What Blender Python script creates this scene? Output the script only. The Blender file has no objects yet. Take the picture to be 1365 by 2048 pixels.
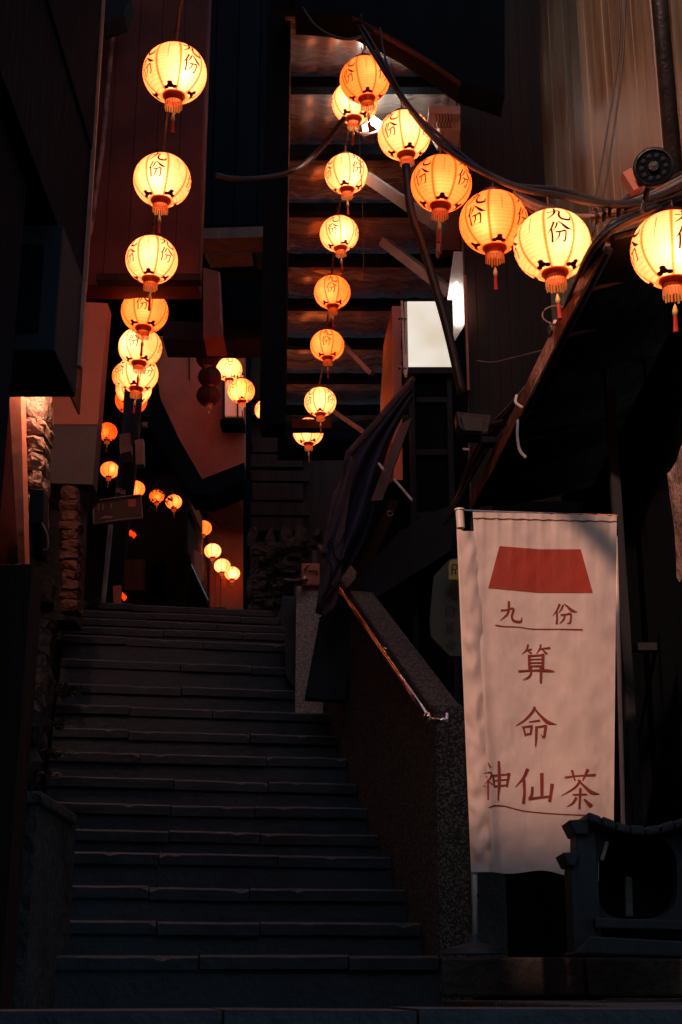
import bpy, bmesh, math, random
from mathutils import Vector, Matrix, noise
random.seed(7)
R = math.radians
sc = bpy.context.scene
col = sc.collection

# ------------------------------------------------------------------ camera
PITCH = R(18.5); F = 50 / 36 * 2048; EYE = 1.55
cd = bpy.data.cameras.new('camera'); cam = bpy.data.objects.new('camera', cd); col.objects.link(cam)
cam.location = (0, 0, EYE); cam.rotation_euler = (R(90) + PITCH, 0, 0)
cd.sensor_fit = 'VERTICAL'; cd.sensor_height = 36; cd.lens = 50; cd.clip_end = 500; cd.clip_start = 0.05
sc.camera = cam
# ------------------------------------------------------------------ world (night: very weak sky)
w = bpy.data.worlds.new("World"); sc.world = w; w.use_nodes = True
nt = w.node_tree; bg = nt.nodes['Background']
sky = nt.nodes.new('ShaderNodeTexSky'); sky.sky_type = 'NISHITA'; sky.sun_disc = False
SUN_AZ = R(27); SUN_EL = R(30)
sky.sun_elevation = SUN_EL; sky.sun_rotation = R(180) + SUN_AZ
nt.links.new(sky.outputs[0], bg.inputs[0]); bg.inputs[1].default_value = 0.16
# ------------------------------------------------------------------ sun lamp, low and warm, from behind left
sl = bpy.data.lights.new('sun', 'SUN'); sl.energy = 2.7; sl.angle = R(1.3); sl.color = (1, .47, .32)
so = bpy.data.objects.new('sun', sl); col.objects.link(so)
d = Vector((math.sin(SUN_AZ) * math.cos(SUN_EL), math.cos(SUN_AZ) * math.cos(SUN_EL), -math.sin(SUN_EL)))
so.rotation_euler = d.to_track_quat('-Z', 'Y').to_euler(); so.location = (-5, -8, 12)
sc.view_settings.view_transform = 'Standard'; sc.view_settings.look = 'None'
sc.view_settings.exposure = 0; sc.view_settings.gamma = 1; sc.view_settings.use_curve_mapping = False
sc.render.engine = 'CYCLES'
sc.cycles.use_denoising = True
sc.cycles.sample_clamp_indirect = 4
sc.cycles.max_bounces = 8; sc.cycles.transmission_bounces = 6

# ------------------------------------------------------------------ pixel helpers (photograph pixels, y-plane distance D)
def ray(px, py):
    X = (px - 682.5) / F; Y = (1024 - py) / F
    return Vector((X, math.cos(PITCH) - Y * math.sin(PITCH), math.sin(PITCH) + Y * math.cos(PITCH)))
def P(px, py, D):
    r = ray(px, py); return Vector((0, 0, EYE)) + r * (D / r.y)
def PD(px, py, depth):
    return Vector((0, 0, EYE)) + ray(px, py) * depth
def PX(px, py, x):
    r = ray(px, py); return Vector((0, 0, EYE)) + r * (x / r.x)

# ------------------------------------------------------------------ materials
def mat(name, c1, c2=None, scale=6, rough=.8, bump=.3, metal=0, stretch=(1, 1, 1), detail=6, bscale=None, dist=.02, spec=.5, speck=None):
    m = bpy.data.materials.new(name); m.use_nodes = True; n = m.node_tree; b = n.nodes['Principled BSDF']
    b.inputs['Roughness'].default_value = rough; b.inputs['Metallic'].default_value = metal
    b.inputs['Specular IOR Level'].default_value = spec
    c2 = c2 or tuple(x * .5 for x in c1)
    tc = n.nodes.new('ShaderNodeNewGeometry'); mp = n.nodes.new('ShaderNodeMapping'); mp.inputs['Scale'].default_value = stretch
    n.links.new(tc.outputs['Position'], mp.inputs[0])
    nz = n.nodes.new('ShaderNodeTexNoise'); nz.inputs['Scale'].default_value = scale; nz.inputs['Detail'].default_value = detail
    n.links.new(mp.outputs[0], nz.inputs[0])
    rp = n.nodes.new('ShaderNodeValToRGB'); rp.color_ramp.elements[0].position = .3; rp.color_ramp.elements[1].position = .7
    rp.color_ramp.elements[0].color = (*c2, 1); rp.color_ramp.elements[1].color = (*c1, 1)
    n.links.new(nz.outputs[0], rp.inputs[0])
    out = rp.outputs[0]
    if speck:
        v = n.nodes.new('ShaderNodeTexVoronoi'); v.inputs['Scale'].default_value = speck[0]; n.links.new(mp.outputs[0], v.inputs[0])
        r2 = n.nodes.new('ShaderNodeValToRGB'); r2.color_ramp.elements[0].position = .25; r2.color_ramp.elements[1].position = .5
        r2.color_ramp.elements[0].color = (1, 1, 1, 1); r2.color_ramp.elements[1].color = (0, 0, 0, 1)
        n.links.new(v.outputs['Color'], r2.inputs[0])
        mx = n.nodes.new('ShaderNodeMixRGB'); n.links.new(r2.outputs[0], mx.inputs[0]); n.links.new(out, mx.inputs[1]); mx.inputs[2].default_value = (*speck[1], 1)
        out = mx.outputs[0]
    n.links.new(out, b.inputs['Base Color'])
    rr = n.nodes.new('ShaderNodeMapRange'); rr.inputs['To Min'].default_value = max(.05, rough - .15); rr.inputs['To Max'].default_value = min(1, rough + .12)
    n.links.new(nz.outputs[0], rr.inputs[0]); n.links.new(rr.outputs[0], b.inputs['Roughness'])
    if bump:
        n2 = n.nodes.new('ShaderNodeTexNoise'); n2.inputs['Scale'].default_value = bscale or scale * 4; n2.inputs['Detail'].default_value = 8
        n.links.new(mp.outputs[0], n2.inputs[0])
        bp = n.nodes.new('ShaderNodeBump'); bp.inputs['Strength'].default_value = bump; bp.inputs['Distance'].default_value = dist
        n.links.new(n2.outputs[0], bp.inputs['Height']); n.links.new(bp.outputs[0], b.inputs['Normal'])
    return m
def emit(name, c, s):
    m = bpy.data.materials.new(name); m.use_nodes = True; b = m.node_tree.nodes['Principled BSDF']
    b.inputs['Base Color'].default_value = (.8, .8, .8, 1); b.inputs['Emission Color'].default_value = (*c, 1); b.inputs['Emission Strength'].default_value = s
    return m
def translucent(name, c, t=.4, rough=.8):
    m = mat(name, c, tuple(x * .8 for x in c), 12, rough, .25, bscale=60, dist=.004)
    n = m.node_tree; b = n.nodes['Principled BSDF']; o = n.nodes['Material Output']
    tr = n.nodes.new('ShaderNodeBsdfTranslucent'); tr.inputs[0].default_value = (*c, 1)
    mx = n.nodes.new('ShaderNodeMixShader'); mx.inputs[0].default_value = t
    n.links.new(b.outputs[0], mx.inputs[1]); n.links.new(tr.outputs[0], mx.inputs[2]); n.links.new(mx.outputs[0], o.inputs[0])
    return m

def paper(name, base, glow, strength, seam):
    """oiled lantern paper: translucent + self glow of the evenly lit shell, darker seams at eight meridians and thin wire ribs"""
    m = bpy.data.materials.new(name); m.use_nodes = True; n = m.node_tree; L = n.links
    b = n.nodes['Principled BSDF']; o = n.nodes['Material Output']
    tc = n.nodes.new('ShaderNodeTexCoord'); sp = n.nodes.new('ShaderNodeSeparateXYZ'); L.new(tc.outputs['Object'], sp.inputs[0])
    def mth(op, a, bb=None, c=None):
        q = n.nodes.new('ShaderNodeMath'); q.operation = op
        for i, v in enumerate((a, bb, c)):
            if v is None: continue
            if isinstance(v, (int, float)): q.inputs[i].default_value = v
            else: L.new(v, q.inputs[i])
        return q.outputs[0]
    at = mth('ARCTAN2', sp.outputs[1], sp.outputs[0])
    cs = mth('ABSOLUTE', mth('SINE', mth('MULTIPLY', at, 4)))         # zero at 8 meridians
    ra = mth('SQRT', mth('ADD', mth('MULTIPLY', sp.outputs[0], sp.outputs[0]), mth('MULTIPLY', sp.outputs[1], sp.outputs[1])))
    dm = mth('MULTIPLY', cs, ra)
    sm = n.nodes.new('ShaderNodeMapRange'); sm.interpolation_type = 'SMOOTHSTEP'; L.new(dm, sm.inputs[0]); sm.inputs[1].default_value = .004; sm.inputs[2].default_value = .045
    ring = mth('POWER', mth('ABSOLUTE', mth('COSINE', mth('MULTIPLY', sp.outputs[2], math.pi / .0165))), 12)
    rg = mth('SUBTRACT', 1, mth('MULTIPLY', ring, .20))
    nz = n.nodes.new('ShaderNodeTexNoise'); nz.inputs['Scale'].default_value = 9; nz.inputs['Detail'].default_value = 5
    oi = n.nodes.new('ShaderNodeObjectInfo'); va = n.nodes.new('ShaderNodeVectorMath'); L.new(tc.outputs['Object'], va.inputs[0]); L.new(mth('MULTIPLY', oi.outputs['Random'], 40), va.inputs[1]); L.new(va.outputs[0], nz.inputs[0])
    nr = n.nodes.new('ShaderNodeMapRange'); L.new(nz.outputs[0], nr.inputs[0]); nr.inputs[1].default_value = .3; nr.inputs[2].default_value = .7; nr.inputs[3].default_value = .82; nr.inputs[4].default_value = 1.08
    mx = n.nodes.new('ShaderNodeMixRGB'); L.new(sm.outputs[0], mx.inputs[0]); mx.inputs[1].default_value = (*seam, 1); mx.inputs[2].default_value = (*base, 1)
    m2 = n.nodes.new('ShaderNodeMixRGB'); m2.blend_type = 'MULTIPLY'; m2.inputs[0].default_value = 1; L.new(mx.outputs[0], m2.inputs[1])
    pat = mth('MULTIPLY', rg, nr.outputs[0]); cb = n.nodes.new('ShaderNodeCombineXYZ')
    for i in range(3): L.new(pat, cb.inputs[i])
    L.new(cb.outputs[0], m2.inputs[2])
    tr = n.nodes.new('ShaderNodeBsdfTranslucent'); L.new(m2.outputs[0], tr.inputs[0])
    df = n.nodes.new('ShaderNodeBsdfDiffuse'); L.new(m2.outputs[0], df.inputs[0])
    a = n.nodes.new('ShaderNodeMixShader'); a.inputs[0].default_value = .7; L.new(df.outputs[0], a.inputs[1]); L.new(tr.outputs[0], a.inputs[2])
    fin = a.outputs[0]
    if strength > 0:
        mg = n.nodes.new('ShaderNodeMixRGB'); L.new(sm.outputs[0], mg.inputs[0]); mg.inputs[1].default_value = (glow[0] * .8, glow[1] * .45, glow[2] * .4, 1); mg.inputs[2].default_value = (*glow, 1)
        em = n.nodes.new('ShaderNodeEmission'); L.new(mg.outputs[0], em.inputs[0]); L.new(mth('MULTIPLY', pat, strength), em.inputs[1])
        ad = n.nodes.new('ShaderNodeAddShader'); L.new(fin, ad.inputs[0]); L.new(em.outputs[0], ad.inputs[1]); fin = ad.outputs[0]
    L.new(fin, o.inputs[0]); n.nodes.remove(b)
    return m

M = {}
M['stone'] = mat('wet_dark_stone', (.032, .05, .06), (.016, .025, .031), 5, .65, .35, bscale=30)
M['nose'] = mat('worn_stone_edge', (.08, .10, .10), (.028, .038, .042), 7, .65, .4, bscale=40)
M['stone2'] = mat('worn_stone', (.07, .075, .075), (.03, .035, .037), 4, .7, .7, bscale=24)
M['rock'] = mat('rough_rock', (.34, .24, .19), (.12, .08, .065), 7, .85, 1, bscale=16, dist=.05)
M['redrock'] = mat('dark_red_rubble', (.15, .06, .045), (.06, .028, .02), 7, .85, 1, bscale=16, dist=.04)
M['rockdark'] = mat('mossy_rock', (.05, .055, .05), (.018, .022, .02), 6, .85, 1, bscale=18, dist=.04)
M['ash'] = mat('ash_painted_board', (.024, .032, .04), (.011, .015, .019), 6, .8, .3, spec=.2, stretch=(1, 1, .2))
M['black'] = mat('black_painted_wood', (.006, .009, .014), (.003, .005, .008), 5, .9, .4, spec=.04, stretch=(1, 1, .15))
M['tar'] = mat('black_tarpaulin', (.010, .014, .02), (.005, .007, .011), 3, .85, .5, spec=.15, bscale=9, dist=.03)
M['brownwood'] = mat('brown_weathered_wood', (.16, .09, .055), (.06, .032, .02), 9, .65, .5, stretch=(1, 1, .08), bscale=40, dist=.01)
M['darkwood'] = mat('dark_brown_wood', (.042, .021, .015), (.018, .010, .008), 8, .7, .5, spec=.15, stretch=(1, 1, .1), bscale=40, dist=.01)
M['plank'] = mat('stained_plank', (.25, .225, .155), (.085, .07, .047), 5, .45, .5, stretch=(1.5, 1.5, .12), bscale=30, dist=.008)
M['plaster'] = mat('red_plaster', (.50, .125, .065), (.34, .08, .045), 3, .85, .3)
M['plasterdark'] = mat('maroon_wall', (.17, .045, .032), (.085, .024, .018), 2.5, .8, .3, spec=.2)
M['salmon'] = mat('salmon_plaster', (.56, .21, .14), (.44, .165, .11), 3, .85, .25)
M['lower_panel'] = mat('grey_brown_lower_panel', (.12, .10, .10), (.08, .07, .07), 3, .8, .2)
M['glossboard'] = mat('varnished_dark_board', (.040, .017, .011), (.016, .007, .005), 7, .5, .3, spec=.12, stretch=(1.5, 1.5, .1), bscale=30, dist=.006)
M['sheet'] = mat('dull_roof_sheet', (.44, .39, .35), (.28, .25, .23), 3, .29, .35, metal=.5, stretch=(1, 5, 1), bscale=5, dist=.02)
M['greybeam'] = mat('grey_painted_steel', (.26, .25, .24), (.16, .15, .15), 6, .6, .2)
M['rust'] = mat('rusty_fascia', (.38, .2, .15), (.10, .05, .04), 14, .8, .7, bscale=30)
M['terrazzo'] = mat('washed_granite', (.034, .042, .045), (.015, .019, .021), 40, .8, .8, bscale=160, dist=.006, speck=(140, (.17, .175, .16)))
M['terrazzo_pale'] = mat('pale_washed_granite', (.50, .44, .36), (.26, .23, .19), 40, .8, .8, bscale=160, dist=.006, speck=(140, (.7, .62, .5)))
M['lit_trim'] = mat('lantern_lit_trim', (.62, .24, .14), (.4, .14, .08), 9, .5, .2)  # orange lantern light put into the base colour of trim and rim
M['steel'] = mat('polished_steel', (.75, .7, .66), (.6, .55, .5), 8, .2, .1, metal=1)
M['iron'] = mat('black_iron', (.03, .03, .032), (.015, .015, .016), 10, .45, .3, metal=.4)
M['cable'] = mat('rubber_cable', (.02, .02, .022), (.01, .01, .011), 20, .5, .2)
M['cablegrey'] = mat('grey_cable', (.22, .2, .18), (.12, .11, .1), 20, .55, .2)
M['cloth'] = translucent('banner_cloth', (.76, .70, .64), .25)
M['redprint'] = mat('red_roof_print', (.30, .036, .018), (.24, .028, .014), 10, .85, .1)
M['redink'] = mat('red_ink', (.20, .026, .018), (.16, .02, .014), 20, .85, .05)
M['pvc'] = mat('white_plastic_pole', (.72, .68, .62), (.6, .56, .5), 12, .4, .1)
M['bluecloth'] = mat('navy_awning_cloth', (.032, .038, .085), (.014, .017, .04), 5, .85, .5, bscale=12, dist=.03)
M['purple'] = mat('dusty_awning_edge', (.10, .065, .07), (.045, .03, .035), 8, .8, .4)
M['green'] = mat('green_signboard', (.075, .095, .06), (.05, .065, .045), 4, .7, .2)
M['greentext'] = mat('dark_green_lettering', (.03, .036, .028), (.025, .03, .022), 8, .8, 0)
M['yellow'] = mat('yellow_tag', (.5, .42, .08), (.4, .33, .06), 8, .6, .1)
M['signgrey'] = mat('street_sign_face', (.10, .115, .11), (.07, .08, .078), 6, .5, .1)
M['signwhite'] = mat('street_sign_print', (.45, .4, .42), (.35, .32, .33), 8, .6, 0)
M['orangeboard'] = mat('lacquered_red_board', (.55, .12, .05), (.36, .06, .03), 5, .45, .2, stretch=(1, 1, .2))
M['gold'] = mat('gilt_lettering', (.6, .25, .1), (.45, .16, .07), 8, .4, .1)
M['white'] = mat('white_painted_panel', (.78, .74, .70), (.66, .62, .58), 4, .6, .1)
M['leaf'] = mat('leaf_green', (.12, .18, .09), (.05, .085, .04), 12, .55, .2)
M['stem'] = mat('plant_stem', (.08, .07, .04), None, 12, .7, .1)
M['cap'] = mat('red_lantern_collar', (.62, .09, .03), (.45, .05, .02), 20, .35, .2)
M['capdark'] = mat('dark_lantern_top', (.16, .03, .015), (.1, .02, .01), 20, .5, .2)
M['fringe'] = translucent('gold_fringe', (.85, .55, .18), .5)
M['bead'] = mat('yellow_bead', (.85, .65, .2), (.75, .5, .15), 10, .4, 0)
M['tassel'] = mat('red_tassel', (.6, .04, .02), (.4, .02, .012), 40, .7, .3, stretch=(1, 1, .1))
M['ink'] = mat('lantern_ink', (.05, .018, .01), (.04, .012, .008), 20, .9, 0)
M['motif'] = mat('maroon_print', (.16, .02, .01), (.10, .014, .008), 20, .9, 0)
M['cord'] = mat('hanging_cord', (.22, .08, .05), (.12, .04, .03), 20, .7, .1)
PAPER = {
    'cream': paper('cream_lantern_paper', (.95, .76, .48), (1, .13, .014), 2.0, (.80, .20, .02)),
    'amber': paper('amber_lantern_paper', (.92, .60, .26), (1, .10, .008), 1.8, (.75, .14, .012)),
    'red': paper('red_lantern_paper', (.80, .22, .05), (1, .075, .005), 1.1, (.6, .06, .008)),
    'unlit': paper('unlit_lantern_paper', (.20, .06, .045), (0, 0, 0), 0, (.10, .03, .02)),
}
M['lightbox'] = emit('lit_sign_face', (.86, .87, .78), .9)
_n = M['lightbox'].node_tree; _g = _n.nodes.new('ShaderNodeNewGeometry'); _z = _n.nodes.new('ShaderNodeTexNoise'); _z.inputs['Scale'].default_value = 2.2; _z.inputs['Detail'].default_value = 3
_n.links.new(_g.outputs['Position'], _z.inputs[0]); _r = _n.nodes.new('ShaderNodeValToRGB'); _r.color_ramp.elements[0].position = .3; _r.color_ramp.elements[1].position = .62
_r.color_ramp.elements[0].color = (.62, .58, .42, 1); _r.color_ramp.elements[1].color = (.88, .90, .83, 1); _n.links.new(_z.outputs[0], _r.inputs[0]); _n.links.new(_r.outputs[0], _n.nodes['Principled BSDF'].inputs['Emission Color'])
M['tube'] = emit('fluorescent_tube', (1, .95, .86), 60)
M['tube2'] = emit('side_tube', (1, .95, .86), 22)
M['warmlamp'] = emit('warm_lamp', (1, .42, .24), 260)
M['amberlamp'] = emit('amber_lamp', (1, .33, .05), 16)
M['windowglow'] = emit('lit_window_interior', (1, .22, .04), .16)
M['violet'] = emit('violet_fairy_light', (.45, .3, 1), .5)

# ------------------------------------------------------------------ object helpers
ORG = {}
class MB:
    def __init__(s): s.v = []; s.f = []; s.smooth = False
    def add(s, vs, fs):
        o = len(s.v); s.v += [Vector(x) for x in vs]; s.f += [tuple(i + o for i in f) for f in fs]; return s
    def box(s, a, b, jit=0):
        x0, y0, z0 = a; x1, y1, z1 = b
        vs = [(x, y, z) for x in (x0, x1) for y in (y0, y1) for z in (z0, z1)]
        if jit: vs = [Vector(q) + Vector([random.uniform(-jit, jit) for _ in range(3)]) for q in vs]
        return s.add(vs, [(0, 1, 3, 2), (4, 6, 7, 5), (0, 4, 5, 1), (2, 3, 7, 6), (0, 2, 6, 4), (1, 5, 7, 3)])
    def prism(s, poly, vec):
        n = len(poly); p = [Vector(q) for q in poly]; vec = Vector(vec)
        return s.add(p + [q + vec for q in p], [tuple(range(n)), tuple(range(2 * n - 1, n - 1, -1))] + [(i, n + i, n + (i + 1) % n, (i + 1) % n) for i in range(n)])
    def tube(s, pts, r, n=6, r2=None):
        pts = [Vector(q) for q in pts]; m = len(pts); o = len(s.v)
        for i, p in enumerate(pts):
            t = (pts[min(i + 1, m - 1)] - pts[max(i - 1, 0)]).normalized()
            a = t.cross(Vector((0, 0, 1)) if abs(t.z) < .9 else Vector((1, 0, 0))).normalized(); b = t.cross(a)
            rr = r if r2 is None else r + (r2 - r) * i / (m - 1)
            for k in range(n):
                an = 2 * math.pi * k / n; s.v.append(p + (a * math.cos(an) + b * math.sin(an)) * rr)
        for i in range(m - 1):
            for k in range(n):
                s.f.append((o + i * n + k, o + i * n + (k + 1) % n, o + (i + 1) * n + (k + 1) % n, o + (i + 1) * n + k))
        s.f.append(tuple(o + k for k in range(n))[::-1]); s.f.append(tuple(o + (m - 1) * n + k for k in range(n)))
        return s
    def lathe(s, prof, n=24, c=(0, 0, 0), closed=False):
        o = len(s.v); c = Vector(c)
        for r, z in prof:
            for k in range(n):
                an = 2 * math.pi * k / n; s.v.append(c + Vector((r * math.cos(an), r * math.sin(an), z)))
        for i in range(len(prof) - 1):
            for k in range(n): s.f.append((o + i * n + k, o + i * n + (k + 1) % n, o + (i + 1) * n + (k + 1) % n, o + (i + 1) * n + k))
        if closed:
            s.f.append(tuple(o + k for k in range(n))[::-1]); s.f.append(tuple(o + (len(prof) - 1) * n + k for k in range(n)))
        return s
def meshdata(name, mb, m, smooth=False, origin=None):
    me = bpy.data.meshes.new(name)
    o = Vector(origin) if origin is not None else Vector((0, 0, 0))
    me.from_pydata([v - o for v in mb.v], [], mb.f); me.materials.append(m)
    bm = bmesh.new(); bm.from_mesh(me); bmesh.ops.recalc_face_normals(bm, faces=bm.faces); bm.to_mesh(me); bm.free()
    if smooth: me.polygons.foreach_set('use_smooth', [True] * len(me.polygons))
    return me
def tag(o, label=None, cat=None, group=None, kind=None):
    if label: o['label'] = label
    if cat: o['category'] = cat
    if group: o['group'] = group
    if kind: o['kind'] = kind
    return o
def obj(name, mb, m, parent=None, smooth=False, bevel=0, **kw):
    if isinstance(m, str): m = M[m]
    xs = [v.x for v in mb.v]; ys = [v.y for v in mb.v]; zs = [v.z for v in mb.v]
    org = Vector(((min(xs) + max(xs)) / 2, (min(ys) + max(ys)) / 2, min(zs)))
    o = bpy.data.objects.new(name, meshdata(name, mb, m, smooth, org)); col.objects.link(o)
    ORG[o.name] = org
    if parent: o.parent = parent; o.location = org - ORG[parent.name]
    else: o.location = org
    if bevel:
        b = o.modifiers.new('bevel', 'BEVEL'); b.width = bevel; b.segments = 2; b.limit_method = 'ANGLE'
    return tag(o, **kw) if kw else o
def thing(name, loc, label, cat, group=None):
    e = bpy.data.objects.new(name, None); e.empty_display_size = .1; col.objects.link(e); e.location = loc; ORG[e.name] = Vector(loc)
    return tag(e, label, cat, group)
def struct(name, mb, m, parent=None, **k):
    return obj(name, mb, m, parent, kind='structure', **k) if not parent else obj(name, mb, m, parent, **k)
def pp(pts, D): return [P(x, y, D) for x, y in pts]
def slab(pts, D, th): return MB().prism(pp(pts, D), (0, th, 0))
def curve(pts, n=8):
    """Catmull-Rom through points"""
    pts = [Vector(p) for p in pts]; out = []
    q = [pts[0] * 2 - pts[1]] + pts + [pts[-1] * 2 - pts[-2]]
    for i in range(1, len(q) - 2):
        for k in range(n):
            t = k / n; a, b, c, dd = q[i - 1], q[i], q[i + 1], q[i + 2]
            out.append(.5 * ((2 * b) + (c - a) * t + (2 * a - 5 * b + 4 * c - dd) * t * t + (3 * b - a - 3 * c + dd) * t ** 3))
    out.append(pts[-1]); return out
def rock(mb, c, size, jit=.18, seed=0, sub=2):
    bm = bmesh.new(); bmesh.ops.create_cube(bm, size=1)
    bmesh.ops.subdivide_edges(bm, edges=bm.edges, cuts=sub, use_grid_fill=True)
    vs = []
    for v in bm.verts:
        q = v.co.copy(); L = max(abs(q.x), abs(q.y), abs(q.z)) ; rr = q.length
        q = q.lerp(q.normalized() * .58, .35)
        nn = noise.noise_vector(q * 2.3 + Vector((seed * 7.1, seed * 3.3, seed))) * jit
        q += nn; vs.append(Vector(c) + Vector((q.x * size[0], q.y * size[1], q.z * size[2])))
    fs = [tuple(v.index for v in f.verts) for f in bm.faces]; bm.verts.index_update()
    mb.add(vs, fs); bm.free(); return mb

# ------------------------------------------------------------------ brush glyphs (strokes: points + widths), traced in one drawing space
GL = {
 'jiu': [([(320,178),(319,240),(302,285),(250,330)],[20,20,16,4]),
         ([(258,248),(300,245),(345,232),(358,245),(345,290),(352,325),(380,340),(420,338),(427,303)],[16,12,16,18,18,20,22,20,3])],
 'fen': [([(735,200),(715,245),(680,290)],[17,14,3]),([(712,258),(715,310),(712,356)],[16,16,18]),
         ([(763,208),(748,243),(726,268)],[16,13,3]),([(773,195),(800,217),(835,248),(880,262)],[8,16,24,3]),
         ([(746,285),(790,281),(826,275),(828,310),(820,350),(795,353)],[12,12,16,14,14,3]),([(778,287),(768,322),(733,358)],[14,12,3])],
 'suan': [([(478,530),(465,570),(430,607)],[15,14,3]),([(462,578),(505,567)],[11,14]),([(478,583),(504,600)],[10,15]),
          ([(580,530),(575,560),(543,607)],[15,14,3]),([(565,568),(600,562),(655,555)],[12,12,16]),([(596,570),(628,602)],[11,20]),
          ([(485,618),(488,722)],[21,20]),([(485,622),(600,613)],[15,14]),([(600,609),(597,718)],[24,20]),
          ([(490,650),(592,646)],[10,10]),([(490,678),(592,675)],[10,10]),([(490,705),(592,702)],[12,12]),
          ([(400,745),(540,738),(640,741),(692,748)],[12,13,20,6]),([(503,722),(499,770),(472,800),(432,816)],[17,16,12,3]),([(583,718),(582,780),(581,838)],[24,20,15])],
 'ming': [([(532,1042),(510,1085),(450,1148),(380,1192)],[18,22,17,5]),([(528,1050),(580,1112),(640,1165),(712,1183)],[14,20,30,3]),
          ([(488,1162),(572,1150)],[10,15]),([(438,1203),(456,1272)],[17,16]),([(430,1205),(510,1195)],[12,14]),([(506,1192),(498,1262)],[20,14]),([(455,1265),(497,1258)],[12,14]),
          ([(538,1206),(622,1192)],[12,17]),([(547,1203),(543,1290),(538,1364)],[22,19,7]),([(622,1192),(610,1272),(600,1286),(580,1262)],[22,18,14,3])],
 'shen': [([(150,1498),(168,1532)],[8,16]),([(118,1585),(176,1578),(165,1625),(108,1690)],[10,13,12,3]),([(150,1640),(150,1800)],[18,12]),([(160,1650),(182,1672)],[6,13]),
          ([(190,1598),(201,1692)],[15,14]),([(188,1602),(322,1590)],[13,12]),([(322,1586),(302,1690)],[24,16]),([(200,1642),(305,1633)],[10,10]),([(200,1688),(302,1680)],[12,13]),
          ([(237,1488),(241,1640),(231,1802)],[20,24,9])],
 'xian': [([(472,1552),(440,1620),(372,1697)],[28,22,3]),([(443,1640),(448,1740),(440,1826)],[26,22,27]),
          ([(590,1588),(591,1782)],[30,24]),([(513,1698),(507,1760),(487,1790)],[21,22,16]),([(486,1792),(600,1778),(662,1773)],[22,18,18]),([(674,1676),(666,1740),(654,1810)],[30,25,25])],
 'cha': [([(783,1617),(880,1605),(1027,1597)],[16,12,20]),([(838,1562),(862,1642)],[22,11]),([(966,1555),(925,1642)],[26,8]),
         ([(905,1643),(860,1700),(752,1767)],[17,16,4]),([(888,1638),(950,1700),(1000,1740),(1062,1752)],[12,21,30,4]),
         ([(845,1758),(957,1755)],[11,13]),([(906,1708),(898,1872)],[22,16]),([(872,1783),(842,1828),(793,1858)],[20,15,3]),([(938,1798),(990,1848)],[16,36])],
}
LINE1 = [([(213,370),(280,380),(400,385),(500,400),(620,403),(760,403),(922,407)],[13,10,8,8,9,9,12])]
LINE2 = [([(155,1867),(200,1850),(280,1852),(370,1875),(470,1896),(700,1916),(965,1928)],[8,12,10,9,9,9,9])]
def ribbon(stroke, step=12):
    """tapered brush stroke -> list of (left, right) 2-D pairs"""
    pts, ws = stroke; V = [Vector((a, b, w_)) for (a, b), w_ in zip(pts, ws)]
    c = curve(V, max(2, int((V[0] - V[-1]).length / step / max(1, len(V) - 1)) + 2)) if len(V) > 2 else [V[0].lerp(V[1], t / 4) for t in range(5)]
    out = []
    for i, p in enumerate(c):
        t = c[min(i + 1, len(c) - 1)] - c[max(i - 1, 0)]; t = Vector((t.x, t.y)); t.normalize()
        n_ = Vector((-t.y, t.x)); ww = max(p.z, 1.5) / 2; q = Vector((p.x, p.y))
        if i == 0: q -= t * ww * .5
        if i == len(c) - 1: q += t * ww * .5
        out.append((q + n_ * ww, q - n_ * ww))
    return out
def glyph_mesh(mb, strokes, fn, lift):
    for si, st in enumerate(strokes):
        rb = ribbon(st); vs = []
        for a, b in rb: vs += [fn(a.x, a.y, lift + si * .0002), fn(b.x, b.y, lift + si * .0002)]
        mb.add(vs, [(2 * i, 2 * i + 1, 2 * i + 3, 2 * i + 2) for i in range(len(rb) - 1)])

# ================================================================== SETTING: ground and stairs
A = R(10); UX = Vector((math.cos(A), math.sin(A), 0)); VX = Vector((-math.sin(A), math.cos(A), 0))
def W(u, s, z): return UX * u + VX * s + Vector((0, 0, z))
def zat(py, s, u=.62):
    y = W(u, s, 0).y; return EYE + y * math.tan(PITCH + math.atan((1024 - py) / F))
UL, UR = -.22, 1.46
spec = [(5.95, 1911)]
for i, py in enumerate([1842, 1774, 1706, 1662, 1609, 1558, 1508, 1463, 1417, 1373, 1326, 1279]): spec.append((6.25 + .3 * i, py))
spec += [(10.2, 1259), (10.7, 1243), (11.15, 1227), (11.6, 1211)]
steps = [(s, zat(py, s)) for s, py in spec]
# steps below the picture, down to the lower street
low = [(5.95 - .0, 0)]
zl = EYE - .045; lowsteps = [(3.55, zl)]
k = 1
while zl - .165 * k > .1: lowsteps.append((3.55 - .3 * k, zl - .165 * k)); k += 1
g = MB(); g.add([(-60, -60, 0), (60, -60, 0), (60, 60, 0), (-60, 60, 0)], [(0, 1, 2, 3)])
struct('lower_street', g, 'stone2')
core = MB()
def prof(u0, u1, lst, back):
    poly = []
    lst = sorted(lst)
    poly.append((lst[0][0] + .025, 0))
    zprev = 0
    for i, (s, z) in enumerate(lst):
        poly.append((s + .025, zprev)) if i else None
        poly.append((s + .025, z - .055)); zprev = z - .055
    poly.append((back, zprev)); poly.append((back, 0))
    core.prism([W(u0, s, z) for s, z in poly], UX * (u1 - u0))
allsteps = lowsteps + steps
prof(UL, UR, allsteps, 12.2)
stairs = obj('stairs', core, 'stone', kind='structure')
stairs['label'] = 'dark wet stone stairs climbing the alley'
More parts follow.
